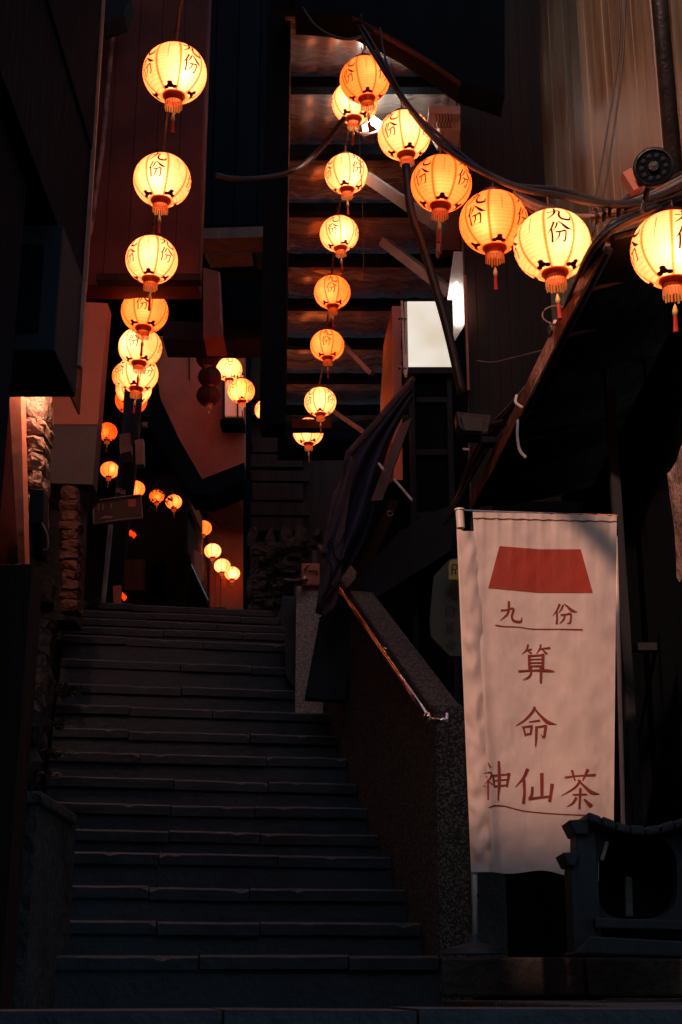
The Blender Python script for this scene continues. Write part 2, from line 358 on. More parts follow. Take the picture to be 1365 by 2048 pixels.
def stone_slab(u0, u1, s, z, dep, th=.055):
    mb = MB(); n = max(6, int((u1 - u0) / .035)); m = n + 1
    dz = random.uniform(-.004, .004); dz2 = dz + random.uniform(-.004, .004); ds = random.uniform(-.006, .006); sd = random.uniform(0, 90)
    chips = {random.randint(1, n - 1): random.uniform(.6, 1) for _ in range(random.choice([0, 1, 1, 2]))}
    if random.random() < .4: chips[random.choice([0, n])] = 1.3
    rows = [[], [], [], []]
    for i in range(m):
        t = i / n; u = u0 + (u1 - u0) * t; zz = z + dz + (dz2 - dz) * t; c = chips.get(i, 0)
        j = noise.noise(Vector((u * 6, sd, 0))) * .006; wv = noise.noise(Vector((u * 9, sd, 5))) * .003
        rows[0].append((u, s + ds + j * .6 + .004, zz - th)); rows[1].append((u, s + ds + j, zz - .011 - c * .012 + wv))
        rows[2].append((u, s + ds + j + .011 + c * .012, zz - .0015 + wv)); rows[3].append((u, s + ds + .05, zz + .001))
    vs = [W(*q) for r_ in rows for q in r_] + [W(u0, s + dep, z + dz), W(u1, s + dep, z + dz2), W(u0, s + dep, z - th), W(u1, s + dep, z - th)]
    a, b, c_, d_ = 4 * m, 4 * m + 1, 4 * m + 2, 4 * m + 3
    fs = [(r_ * m + i, r_ * m + i + 1, (r_ + 1) * m + i + 1, (r_ + 1) * m + i) for r_ in range(3) for i in range(n)]
    fs += [tuple(range(3 * m, 4 * m)) + (b, a), tuple(range(m))[::-1] + (c_, d_), (0, m, 2 * m, 3 * m, a, c_), (m - 1, d_, b, 4 * m - 1, 3 * m - 1, 2 * m - 1), (a, b, d_, c_)]
    mb.add(vs, fs); o = obj('slab', mb, 'stone', stairs)
    o.data.materials.append(M['nose'])
    for k, p_ in enumerate(o.data.polygons):
        if n <= k < 2 * n: p_.material_index = 1
    return o
for i, (s, z) in enumerate(allsteps):
    nxt = allsteps[i + 1][0] if i + 1 < len(allsteps) else s + .8
    dep = nxt - s + .02
    u = UL; end = UR - .004
    while u < end - .01:
        wd = random.uniform(.42, .78)
        if end - u - wd < .3: wd = end - u
        stone_slab(u + .003, u + wd - .003, s, z, dep); u += wd
# side platform right of the stairs where the banner stands, with long kerb stones
pz = steps[0][1]
pf = MB(); pf.prism([W(UR + .002, 5.98, 0), W(4.2, 5.98, 0), W(4.2, 9.5, 0), W(UR + .002, 9.5, 0)], (0, 0, pz - .06))
plat = struct('terrace', pf, 'stone2')
u = UR + .004
for wd in (.62, .86, 1.2):
    mb = MB(); vs = [W(u + .003, 5.95 + random.uniform(-.01, .01), pz - .16), W(u + wd - .003, 5.95, pz - .16), W(u + wd - .003, 7.2, pz - .16), W(u + .003, 7.2, pz - .16)]
    mb.prism(vs, (0, 0, .158)); obj('kerb_stone', mb, 'stone2', plat, bevel=.012); u += wd
# the broad tread below, right hand side, continues as a terrace of flagstones
lt = MB(); lt.prism([W(UR + .002, 3.575, 0), W(4.2, 3.575, 0), W(4.2, 5.975, 0), W(UR + .002, 5.975, 0)], (0, 0, EYE - .105))
pl2 = struct('lower_terrace', lt, 'stone2')
for iu in range(4):
    for js in range(3):
        mb = MB(); a0 = UR + .006 + iu * .68; s0 = 3.55 + js * .805
        dz = random.uniform(-.008, .006)
        mb.prism([W(a0, s0, EYE - .103), W(a0 + .67, s0, EYE - .103), W(a0 + .67, s0 + .795, EYE - .103), W(a0, s0 + .795, EYE - .103)], (0, 0, .058 + dz))
        obj('flagstone', mb, 'stone2', pl2, bevel=.008)
# upper lane and the rising ground around
ztop = steps[-1][1]
ul = MB(); ul.prism([W(-2.5, 12.2, 0), W(2.5, 12.2, 0), W(4, 60, 0), W(-6, 60, 0)], (0, 0, .1))
for i in range(len(ul.v) // 2, len(ul.v)):
    ul.v[i].z = ztop - .06 if i % 4 in (0, 1) else ztop + 9.0
struct('upper_lane', ul, 'stone')
hb = MB(); hb.prism([W(UR + .01, 9.5, 0), W(9, 9.5, 0), W(9, 12.2, 0), W(UR + .01, 12.2, 0)], (0, 0, ztop - .1)); struct('upper_terrace', hb, 'stone2')
hl = MB(); hl.prism([W(UL - .5, 6.0, 0), W(UL - .5, 12.2, 0), W(-9, 12.2, 0), W(-9, 6.0, 0)], (0, 0, .5))
for i in (4, 7): hl.v[i].z = EYE + .1
for i in (5, 6): hl.v[i].z = ztop - .2
struct('left_bank', hl, 'stone2')

# ================================================================== buildings
# near left house with an overhanging upper storey
h = thing('corner_house', (-2.2, 4.1, 0), 'black corner house with a jettied upper storey at the left edge, unlit', 'house')
obj('upper_storey', MB().box((-5, 2.72, EYE + 2.58), (-1.01, 5, EYE + 14)), 'black', h)
obj('ground_floor_wall', MB().box((-5, 2.85, 0), (-1.34, 4.95, EYE + 2.57)), 'black', h)
obj('sun_block', MB().box((-1.338, 2.72, 0), (-1.06, 4.2, EYE + 2.575)), 'black', h)  # added block, out of view, keeps sun off the parapet end
c1 = MB().box((-1.012, 4.985, EYE + 2.58), (-.994, 5.006, EYE + 6.5)); obj('corner_trim', c1, 'lit_trim', h)
for zz in (3.2, 4.0, 4.8): obj('siding_board', MB().box((-1.009, 2.75, EYE + zz), (-1.0, 4.96, EYE + zz + .72)), 'black', h)
SD = -d
q1, q2 = P(1150, 1026, 5.5) + SD * 3.7, P(1245, 1122, 5.5) + SD * 3.7; dq = (q2 - q1)  # off-frame rod added along the sun direction to cast a band on the banner
srod = thing('shadow_rod', q1, 'unseen iron rod added above the viewer to shade a band across the banner', 'bracket')
obj('arm', MB().tube([q1 - dq * 3.4, q2 + dq * .1], .055, 10), 'iron', srod)
obj('stay', MB().tube([q1 - dq * 3.4 + Vector((0, -.0, .5)), q1], .010, 6), 'iron', srod)
sb = thing('shop_sign_box', (-1.6, 4.5, EYE + 1.97), 'unlit black sign box hanging under the corner house at the left edge', 'sign box')
a0 = P(152, 795, 4.86)
obj('case', MB().box((-2.4, 4.45, a0.z), (a0.x, 4.86, EYE + 2.56)), 'ash', sb, bevel=.006)
obj('face_panel', MB().box((-2.3, 4.44, a0.z + .07), (a0.x - .06, 4.449, EYE + 2.48)), 'black', sb)
obj('rim', MB().box((a0.x + .001, 4.84, a0.z + .12), (a0.x + .014, 4.868, EYE + 2.54)), 'lit_trim', sb)
obj('timber_post', MB().box((-1.36, 5.0, 0), (-1.125, 5.16, P(20, 1128, 5.0).z), .004), 'darkwood', bevel=.008,
    label='short weathered timber post at the lower left edge beside the steps', cat='post')
# added house behind the camera, its height set to keep sun off the steps
h = thing('shade_house', (-4, -6.2, 0), 'unseen three storey plastered house added behind the viewer to shade the steps', 'house')
obj('wall', MB().box((-16, -9.5, 0), (9, -5.2, EYE + 7.24)), 'plasterdark', h)
obj('roof', MB().prism([(-16.3, -9.8, EYE + 7.25), (-16.3, -4.95, EYE + 7.25), (-16.3, -4.95, EYE + 7.35), (-16.3, -7.4, EYE + 8.0), (-16.3, -9.8, EYE + 7.35)], (25.6, 0, 0)), 'ash', h)
for r_ in range(3):
    for c_ in range(6):
        x0 = -14 + c_ * 3.8; z0 = 1 + r_ * 2.7
        wn = obj('window', MB().box((x0, -5.195, z0), (x0 + 1.3, -5.14, z0 + 1.4)), 'darkwood', h)
        obj('pane', MB().box((x0 + .08, -5.138, z0 + .08), (x0 + 1.22, -5.13, z0 + 1.32)), 'black', wn)

h = thing('left_row_house', (-4, 8, 0), 'dark house row behind the salmon wall at the left', 'house')
obj('wall', MB().box((-9, 5.2, 0), (-2.35, 10.7, EYE + 14)), 'plasterdark', h)
obj('eave', MB().box((-9, 5.1, EYE + 14.01), (-2.1, 10.8, EYE + 14.2)), 'black', h)
h = thing('lane_sky_block', (-4, 24, EYE + 14), 'black roof added over the distant lane to block sky light', 'roof')
obj('deck', MB().box((-12, 16.85, EYE + 10.6), (6, 34, EYE + 10.8)), 'black', h)  # added roof, keeps blue sky light and sun off the far lane
h = thing('backdrop_house', (-5, 30, 5), 'dark tall house closing the view beyond the utility pole', 'house')
obj('wall', MB().box((-14, 33, 3), (14, 34, EYE + 32)), 'darkwood', h)
obj('side_wall', MB().box((-12, 14, 1), (-5.6, 30, EYE + 18)), 'plasterdark', h)
# maroon facade left, above the passage
h = thing('maroon_house', (-1.6, 10.9, P(300, 600, 10.8).z), 'maroon clapboard house front behind the left string of lanterns', 'house')
y0 = 9.9
def board_row(name, px0, px1, py0, py1, D, th, m, parent, n, vertical=True, gap=.006, jit=.01):
    a, b = P(px0, py0, D), P(px1, py1, D)
    x0, x1 = min(a.x, b.x), max(a.x, b.x); z0, z1 = min(a.z, b.z), max(a.z, b.z)
    for i in range(n):
        j = random.uniform(0, jit)
        if vertical:
            q0 = x0 + (x1 - x0) * i / n + gap / 2; q1 = x0 + (x1 - x0) * (i + 1) / n - gap / 2
            obj(name, MB().box((q0, D - j, z0), (q1, D + th, z1)), m, parent)
        else:
            q0 = z0 + (z1 - z0) * i / n + gap / 2; q1 = z0 + (z1 - z0) * (i + 1) / n - gap / 2
            obj(name, MB().box((x0, D - j, q0), (x1, D + th, q1)), m, parent)
a, b = P(140, -150, 8.95), P(398, 572, 8.95)
obj('wall', MB().box((a.x, 8.95, b.z), (b.x, 9.15, a.z)), 'plasterdark', h)
board_row('wall_board', 205, 396, -150, 570, 8.92, .025, 'plasterdark', h, 5, gap=.004, jit=.002)
obj('drainpipe', MB().tube([P(228, 40, 8.85), P(205, 300, 8.85), P(180, 470, 8.85)], .018, 8), 'rust', h)
obj('soffit_beam', MB().box((P(190, 600, 8.8).x, 8.8, b.z - .03), (P(400, 600, 8.8).x, 8.9, b.z + .02)), 'darkwood', h)
obj('wall_vent', slab([(200, -10), (262, -10), (248, 28), (202, 45)], 8.5, .2), 'ash', h)
# black fascia block between facade and roof
h = thing('dark_gable', (-.6, 12.6, P(480, 450, 12.5).z), 'unlit black timber gable above the alley between lantern strings', 'gable')
a, b = P(399, -160, 12.5), P(545, 455, 12.5)
obj('wall', MB().box((a.x, 12.5, b.z), (b.x + .35, 12.8, a.z)), 'black', h)
board_row('boarding', 399, 560, -160, 450, 12.46, .035, 'black', h, 4, gap=.014)
obj('eave_beam', slab([(392, 457), (538, 452), (538, 473), (396, 478)], 12.2, .3), 'brownwood', h)
obj('eave_plate', slab([(405, 487), (500, 485), (505, 508), (418, 512)], 12.6, .25), 'brownwood', h)
obj('rafter', slab([(500, 485), (538, 485), (538, 520), (515, 520)], 12.7, .2), 'darkwood', h)
obj('soffit', slab([(392, 513), (540, 513), (540, 545), (450, 545), (436, 525)], 13.0, .2), 'black', h)
# maroon pier
obj('plaster_pier', slab([(407, 520), (436, 520), (440, 600), (440, 640), (448, 674), (407, 674)], 14.2, .5), 'plaster', label='narrow red plaster pier under the black gable', cat='pier')
obj('lintel_beam', slab([(330, 640), (405, 645), (540, 640), (540, 676), (470, 680), (326, 678)], 14.8, .5), 'darkwood', label='dark horizontal timber lintel above the red plaster wall', cat='beam')
obj('shutter_wall', slab([(450, 545), (540, 545), (540, 640), (452, 640)], 14.6, .3), 'black', label='black boarded shutter right of the narrow plaster pier', cat='shutter')
# big black post
h = thing('black_post', P(560, 850, 8.6), 'tall square black post in the middle, left of the ceiling', 'post')
a, b = P(537, -120, 8.6), P(583, -120, 8.6); c = P(560, 848, 8.6)
obj('shaft', MB().box((a.x + .004, 8.6, c.z), (b.x, 8.85, a.z + .3)), 'black', h, bevel=.006)
obj('metal_edge', MB().box((b.x + .001, 8.6, P(580, 500, 8.6).z), (b.x + .008, 8.62, a.z + .2)), 'rust', h)
# red plaster house in the middle distance
h = thing('plaster_house', P(410, 940, 18.6), 'red plastered house with a small lit window in the middle distance', 'house')
obj('wall', slab([(300, 672), (489, 672), (489, 925), (405, 958), (360, 880), (318, 790)], 17.75, .4), 'plaster', h)
obj('wall_joint', slab([(378, 684), (380, 684), (380, 760), (378, 758)], 17.73, .02), 'darkwood', h)
obj('gable_roof', slab([(300, 672), (318, 790), (360, 880), (405, 958), (489, 925), (489, 960), (420, 990), (380, 985), (300, 850), (250, 760), (250, 672)], 17.5, .7), 'black', h)
wn = obj('window_frame', MB().prism(pp([(445, 745), (487, 745), (487, 750), (450, 750), (450, 832), (487, 832), (487, 840), (445, 840)], 17.5), (0, .24, 0)), 'darkwood', h)
obj('pane', slab([(450.5, 750.5), (487, 750.5), (487, 831.5), (450.5, 831.5)], 17.06, .05), 'windowglow', wn)
obj('mullion', slab([(474, 750), (477, 750), (477, 832), (474, 832)], 17.0, .05), 'darkwood', wn)
obj('sill', slab([(441, 838), (489, 838), (489, 850), (441, 848)], 17.4, .3), 'black', h)
ir = MB().tube(curve([P(398, 680, 17.0), P(430, 684, 17.0), P(462, 688, 17.0)], 4), .02, 6)
for q in ((424, 690), (440, 700), (455, 697)):
    ir.tube([P(q[0] + 9 * math.cos(t), q[1] + 9 * math.sin(t), 17.0) for t in [i * math.pi / 4 for i in range(8)]], .012, 5)
obj('scroll_bracket', ir, 'iron', h, label='curled black iron bracket above the unlit lanterns')
# dark boarded building right of post
h = thing('boarded_house', P(560, 1060, 15.8), 'dark boarded house wall behind the lowest lantern of the middle string', 'house')
obj('wall', slab([(489, 690), (700, 690), (700, 1080), (489, 1080)], 18.5, .3), 'darkwood', h)
for i, (ya, yb) in enumerate([(742, 800), (805, 832), (872, 905), (908, 934), (940, 962), (965, 1000), (1003, 1030), (1034, 1062)]):
    obj('wall_plank', slab([(500 + (i % 3) * 2, ya), (618 - (i % 2) * 12, ya + 2), (618 - (i % 2) * 12, yb), (500 + (i % 3) * 3, yb - 1)], 18.3 - (i % 2) * .03, .12), 'darkwood', h)
obj('corner_post', slab([(487, 640), (500, 640), (500, 1240), (487, 1240)], 18.1, .3), 'black', h)
# far alley walls
h = thing('far_left_house', P(380, 1210, 22), 'far red timber shopfront on the left of the distant lane', 'house')
obj('wall', MB().prism([P(376, 1000, 21), P(376, 1215, 21), P(418, 1215, 31), P(418, 1045, 31)], (-.04, 0, 0)), 'darkwood', h)
obj('door_panel', MB().prism([P(385, 1100, 20.5), P(385, 1185, 20.5), P(402, 1160, 22), P(402, 1110, 22)], (.03, 0, 0)), 'orangeboard', h)
obj('fascia', MB().prism([P(377, 975, 19.5), P(377, 1015, 19.5), P(400, 1065, 24), P(400, 1040, 24)], (.05, 0, 0)), 'orangeboard', h)
obj('handrail', MB().tube([P(381, 1128, 19.4), P(415, 1200, 19.9)], .025, 8), 'steel', h)
obj('dark_base', slab([(380, 1150), (384, 1140), (418, 1215), (418, 1225), (370, 1225)], 19.3, .2), 'black', h)
h = thing('far_end_house', P(455, 1210, 30), 'red lit house closing the far end of the lane', 'house')
obj('wall', slab([(415, 980), (486, 980), (486, 1230), (415, 1230)], 30.5, .4), 'plaster', h)
for i in range(3): obj('door_board', slab([(420 + i * 11, 1120), (430 + i * 11, 1120), (430 + i * 11, 1215), (420 + i * 11, 1215)], 30.2, .15), 'orangeboard' if i < 2 else 'plaster', h)
obj('arched_sign', MB().prism(pp([(400, 990), (420, 985), (455, 985), (478, 1000), (486, 1030), (486, 1060), (440, 1050), (410, 1020)], 30), (0, .3, 0)), 'plasterdark', h)
h = thing('far_shopfront', P(300, 1205, 28), 'dark cluttered shopfront with a red strip beside the street sign', 'shop')
obj('wall', slab([(236, 900), (375, 900), (375, 1225), (236, 1225)], 29, .4), 'darkwood', h)
obj('red_strip', slab([(246, 1048), (252, 1048), (252, 1130), (244, 1185), (240, 1185)], 28.2, .05), 'orangeboard', h)
obj('doorway', slab([(300, 1125), (330, 1125), (330, 1212), (300, 1212)], 28.7, .1), 'black', h)
obj('shelf_board', slab([(250, 1120), (290, 1118), (290, 1180), (250, 1180)], 28.4, .1), 'brownwood', h)
for i, (x, y_) in enumerate([(262, 1066), (268, 1070), (244, 1190), (249, 1195)]): obj('red_lamp', MB().lathe([(.001, -.08), (.06, 0), (.001, .08)], 8, P(x, y_, 28)), PAPER['red'], h)

# ------------------------------------------------ left masonry
h = thing('salmon_wall', P(140, 965, 8.4), 'plain salmon plastered wall panel left of the lanterns', 'wall')
obj('panel', slab([(60, 598), (216, 606), (196, 849), (60, 848)], 8.4, .16), 'salmon', h, bevel=.004)
obj('lower_panel', slab([(60, 850), (196, 851), (186, 969), (60, 966)], 8.395, .17), 'lower_panel', h, bevel=.004)  # lower part of the wall panel, greyer and darker than the upper
obj('footing', slab([(60, 970), (186, 973), (160, 1000), (150, 1240), (60, 1240)], 8.9, .3), 'rockdark', h)
h = thing('stone_pier', P(68, 985, 6.9), 'rough pink stone pier lit from above at the left edge', 'pier')
for i, (ya, yb, xa, xb) in enumerate([(770, 836, 42, 88), (838, 872, 45, 90), (872, 906, 47, 88), (907, 942, 48, 86), (943, 980, 50, 84), (982, 1040, 52, 82)]):
    a, b = P(xa, ya, 6.9), P(xb, yb, 6.9)
    obj('stone', rock(MB(), ((a.x + b.x) / 2, 7.0, (a.z + b.z) / 2), (abs(b.x - a.x) * 1.05, .24, abs(a.z - b.z) * 1.02), .16, i + 3, 3), 'rock', h)
obj('door_jamb', slab([(18, 780), (42, 780), (52, 1210), (42, 1210)], 6.75, .12), 'salmon', label='narrow salmon door jamb between the black house and rough stone pier', cat='door jamb')
lp = P(108, 738, 6.72)
h = thing('wall_lamp', lp, 'shaded warm lamp tucked behind the black sign box, lighting the rough stone pier', 'lamp')
obj('bulb', MB().lathe([(.001, -.05), (.035, -.035), (.05, 0), (.035, .035), (.001, .05)], 12, lp), 'warmlamp', h, smooth=True)
obj('lamp_shade', MB().box(lp + Vector((.08, -.04, -.13)), lp + Vector((.09, .30, .14))).box(lp + Vector((-.14, -.14, .10)), lp + Vector((.08, .10, .11))), 'iron', h)  # plates added to block the lamp's light towards the stairs
h = thing('meter_box', P(74, 1045, 6.6), 'dark electric meter box with looped cable below the rough stone pier', 'meter box')
obj('case', slab([(60, 976), (88, 978), (88, 1048), (58, 1046)], 6.6, .12), 'ash', h, bevel=.006)
obj('cable', MB().tube(curve([P(84, 1046, 6.58), P(95, 1070, 6.58), P(96, 1095, 6.58), P(88, 1100, 6.58)], 5), .006, 5), 'cablegrey', h)
obj('lower_case', slab([(64, 1050), (84, 1050), (86, 1110), (66, 1112)], 6.62, .1), 'black', h)
h = thing('red_stone_column', P(135, 1205, 8.0), 'slim reddish rubble column behind the meter box', 'column')
yy = 968
while yy < 1215:
    hh = random.uniform(17, 26)
    a, b = P(122 + random.uniform(-3, 3), yy, 8.1), P(152 + random.uniform(-3, 3), yy + hh, 8.1)
    obj('stone', rock(MB(), ((a.x + b.x) / 2, 8.2, (a.z + b.z) / 2), (abs(b.x - a.x) * 1.1, .16, abs(a.z - b.z) * 1.05), .2, yy), 'redrock', h); yy += hh
# rubble wall along the left edge of the stairs
h = thing('rubble_wall', W(UL - .18, 8, EYE + .2), 'dark rubble stone wall running up the left edge of the stairs', 'wall')
def zstair(s):
    z = steps[0][1]
    for ss, zz in steps:
        if ss <= s: z = zz
    return z
s_ = 6.15
while s_ < 11.6:
    L = random.uniform(.26, .42); zb = zstair(s_) - .12; n = 5
    for r_ in range(n):
        hh = .19; off = (r_ % 2) * .12
        mb = MB(); rock(mb, (0, 0, 0), (.3, L * .97, hh * .97), .16, s_ * 3 + r_, 2)
        c = W(UL - .19 + random.uniform(-.02, .02), s_ + L / 2 + off, zb + hh * (r_ + .5))
        for v in mb.v: v.xyz = (UX * v.x + VX * v.y + Vector((0, 0, v.z))) + c
        obj('stone', mb, 'rockdark', h)
    s_ += L
h = thing('lower_retaining_wall', W(UL - .5, 5.5, 0), 'low black stone ledge with a pale mossy cap, lower left corner', 'wall')
a, b = P(4, 1575, 5.3), P(88, 1575, 5.3)
obj('base', MB().box((-3, 5.3, 0), (b.x - .02, 6.1, a.z - .06)), 'rockdark', h)
obj('cap_stone', MB().box((a.x - .05, 5.27, a.z - .058), (b.x + .005, 6.0, a.z - .02), .006), 'rockdark', h, bevel=.01)
# weeds
def plant(loc, label, n, hgt, seed, wide=.6):
    random.seed(seed); t = thing('fern', loc, label, 'fern', 'weeds on the rubble wall'); lf = MB(); st = MB()
    for i in range(n):
        an = random.uniform(0, 6.28); le = hgt * random.uniform(.6, 1.1); pts = []
        for k in range(5):
            q = k / 4; pts.append(Vector(loc) + Vector((math.cos(an) * le * wide * q, math.sin(an) * le * wide * q, le * (q - .75 * q * q))))
        st.tube(pts, .0025, 4)
        for k in range(1, 5):
            p = pts[k]
            for sg in (-1, 1):
                for jj in range(2):
                    q = p.lerp(pts[k - 1], jj * .5); sd = Vector((-math.sin(an), math.cos(an), .1)) * sg * le * .22 * (1.15 - k / 5); tp = Vector((math.cos(an), math.sin(an), 0)) * le * .05
                    lf.add([q - tp * .6, q + sd * .5 + tp * .9 + Vector((0, 0, .006)), q + sd, q + sd * .5 - tp * .9], [(0, 1, 2, 3)])
    obj('leaf_cluster', lf, 'leaf', t); obj('stem', st, 'stem', t)
for i, (px, py, D, n, hh, lb) in enumerate([(128, 1400, 8.4, 12, .22, 'largest fern sprouting from the top of the rubble wall'), (118, 1462, 7.5, 10, .16, 'fern halfway down the rubble wall beside the double step edge'),
    (112, 1520, 6.9, 8, .13, 'small fern low on the rubble wall'), (150, 1390, 8.6, 8, .14, 'fern leaning over the step end at the wall'), (100, 1560, 6.4, 7, .1, 'tiny fern at the foot of the rubble wall by the pale cap'), (186, 1215, 11.4, 10, .2, 'weed tuft beside the topmost step')]):
    plant(P(px, py, D), lb, n, hh, 20 + i)
random.seed(99)

# ------------------------------------------------ utility pole and street sign
h = thing('utility_pole', P(232, 1210, 11.9), 'dark utility pole with junction boxes behind the street sign', 'pole')
obj('shaft', MB().tube([P(222, 1215, 12), P(262, 880, 12), P(268, 770, 12)], .085, 12), 'ash', h, smooth=True)
for q, (a, b, c, d_) in enumerate([(238, 868, 262, 905), (262, 845, 276, 888), (270, 880, 287, 928), (246, 905, 262, 925)]):
    obj('junction_box', slab([(a, b), (c, b - 3), (c + 1, d_), (a + 2, d_ + 2)], 11.75 - q * .04, .1), 'greybeam' if q in (0, 2) else 'ash', h, bevel=.004)
for q, (x, y_) in enumerate([(238, 982), (246, 985), (290, 850)]):
    obj('insulator', MB().lathe([(.001, -.03), (.03, -.02), (.02, 0), (.03, .02), (.001, .03)], 8, P(x, y_, 11.7)), 'greybeam', h)
obj('steel_leg', MB().tube([P(206, 1215, 11.6), P(222, 1050, 11.6)], .02, 8), 'greybeam', h)
obj('base_plate', slab([(226, 1172), (242, 1170), (242, 1206), (228, 1208)], 11.5, .04), 'salmon', h)
h = thing('street_sign', P(236, 1045, 11.3), 'tilted dark street sign board with pale marks on the pole', 'sign')
bd = [(186, 1002), (256, 993), (282, 990), (285, 1036), (240, 1040), (188, 1048)]
obj('board', slab(bd, 11.3, .03), 'signgrey', h)
fr = MB()
for i in range(len(bd)): fr.tube([P(*bd[i], 11.29), P(*bd[(i + 1) % len(bd)], 11.29)], .008, 6)
obj('frame', fr, 'greybeam', h)
mk = MB()
mk.prism(pp([(197, 1008), (199, 1008), (198, 1020), (196, 1020)], 11.292), (0, .004, 0))
mk.prism(pp([(205, 1008), (207, 1008), (207, 1021), (205, 1021)], 11.292), (0, .004, 0))
mk.prism(pp([(198, 1039), (210, 1031), (214, 1032), (226, 1032), (222, 1036), (205, 1037)], 11.292), (0, .004, 0))
mk.prism(pp([(222, 1006), (224, 1006), (224, 1016), (222, 1016)], 11.292), (0, .004, 0))
mk.prism(pp([(242, 1028), (264, 1026), (264, 1037), (242, 1039)], 11.293), (0, .002, 0)) if False else None
obj('print', mk, 'signwhite', h)
obj('patch', slab([(257, 999), (272, 997), (272, 1013), (257, 1014)], 11.294, .004), 'salmon', h, label='reddish patch in the corner of the sign')

# ------------------------------------------------ roof canopy over the stairs
zr = P(640, 30, 8.4).z
h = thing('canopy_roof', (.1, 12, zr), 'sheet metal canopy roof on dark beams above the middle string of lanterns', 'roof')
x0, x1 = P(583, 30, 8.5).x - .55, 1.5
def roofx(y): return (-.047 * y, .86 if y < 9.35 else 1.5)
n = 0
y_ = 8.36
while y_ < 16.6:
    xa, xb = roofx(y_); ya = y_; yb = y_ + .92
    sh = MB(); nx = 26; vs = []
    for i in range(nx + 1):
        x = xa + (xb - xa) * i / nx
        vs += [(x, ya, zr + .10 + .012 * math.sin(i * 1.57) + random.uniform(-.004, .004)), (x - .04, yb + .02, zr + .12 + .012 * math.sin(i * 1.57) + random.uniform(-.004, .004))]
    sh.add(vs, [(2 * i, 2 * i + 1, 2 * i + 3, 2 * i + 2) for i in range(nx)])
    so_ = obj('roof_sheet', sh, 'sheet', h, smooth=True); sd = so_.modifiers.new('thick', 'SOLIDIFY'); sd.thickness = .004
    obj('crossbeam', MB().box((xa - .1, ya - .05, zr - .01), (xb, ya + .05, zr + .085)), 'black', h, bevel=.005)
    y_ += .92
obj('fascia_board', MB().box((-.8, 16.72, zr - .2), (1.8, 16.8, zr + .3)), 'black', h)
def brace(p, q, wdt, m, D1, D2, name='diagonal_brace'):
    a, b = P(*p, D1), P(*q, D2); t = (b - a).normalized(); s = t.cross(Vector((0, 0, 1))).normalized() * wdt / 2; u_ = s.cross(t).normalized() * wdt * .4
    obj(name, MB().add([a - s - u_, a + s - u_, a + s + u_, a - s + u_, b - s - u_, b + s - u_, b + s + u_, b - s + u_], [(0, 1, 2, 3), (7, 6, 5, 4), (0, 4, 5, 1), (1, 5, 6, 2), (2, 6, 7, 3), (3, 7, 4, 0)]), m, h)
brace((728, 350), (882, 455), .10, 'greybeam', 9.9, 9.2)
brace((770, 485), (905, 588), .10, 'greybeam', 11.6, 10.8)
brace((655, 655), (745, 748), .06, 'greybeam', 13.6, 13.2)
brace((650, 810), (730, 865), .06, 'greybeam', 15.2, 14.8)
brace((584, 540), (650, 555), .05, 'greybeam', 12.0, 12.0)
obj('end_beam', slab([(584, 838), (662, 838), (664, 856), (584, 856)], 14.3, .15), 'darkwood', h)
# dark eave of the right hand house in front of the roof
h = thing('right_eave', P(840, 60, 8.0), 'black eave corner at the top of the picture right of centre', 'eave')
obj('soffit', slab([(590, -120), (590, 22), (705, 30), (742, 48), (800, 78), (862, 118), (922, 162), (1010, 190), (1010, -120)], 8.0, .25), 'black', h)
obj('edge_board', MB().prism(pp([(705, 31), (742, 49), (862, 119), (922, 163), (922, 166), (862, 124), (742, 53), (705, 34)], 7.96), (0, .04, 0)), 'darkwood', h)
# lamp tube above the middle string
h = thing('fluorescent_lamp', P(745, 245, 9.5), 'bare lit white fluorescent tubes behind the middle lanterns', 'lamp')
for i, (p, q) in enumerate([((728, 234), (768, 262)), ((740, 230), (766, 250))]):
    obj('tube', MB().tube([P(*p, 9.55 + i * .05), P(*q, 9.35 + i * .05)], .014, 8), 'tube', h)
obj('fitting', slab([(722, 240), (732, 236), (738, 262), (726, 264)], 9.6, .06), 'greybeam', h)
# white gutter beam and upright white corner
h = thing('white_gutter', P(895, 260, 8.9), 'white gutter beam with dangling wires beside the right house', 'gutter')
obj('beam', slab([(858, 212), (921, 212), (921, 228), (858, 226)], 9.1, .3), 'white', h)
obj('lower_beam', slab([(868, 234), (921, 236), (921, 262), (880, 256)], 9.2, .3), 'white', h)
dw = MB()
for x in (872, 878, 884, 890, 896, 902): dw.tube(curve([P(x, 228, 9.05), P(x + 2, 238, 9.05), P(x - 2, 252, 9.05), P(x + 2, 256, 9.05)], 3), .006, 5)
obj('wire', dw, 'cablegrey', h)
obj('corner_strip', MB().prism(pp([(884, 262), (889, 262), (887, 420), (880, 505), (874, 500), (876, 400)], 8.9), (0, .1, 0)), 'salmon', h)
obj('inner_panel', slab([(880, 264), (922, 264), (922, 500), (884, 500)], 9.7, .1), 'plasterdark', h)

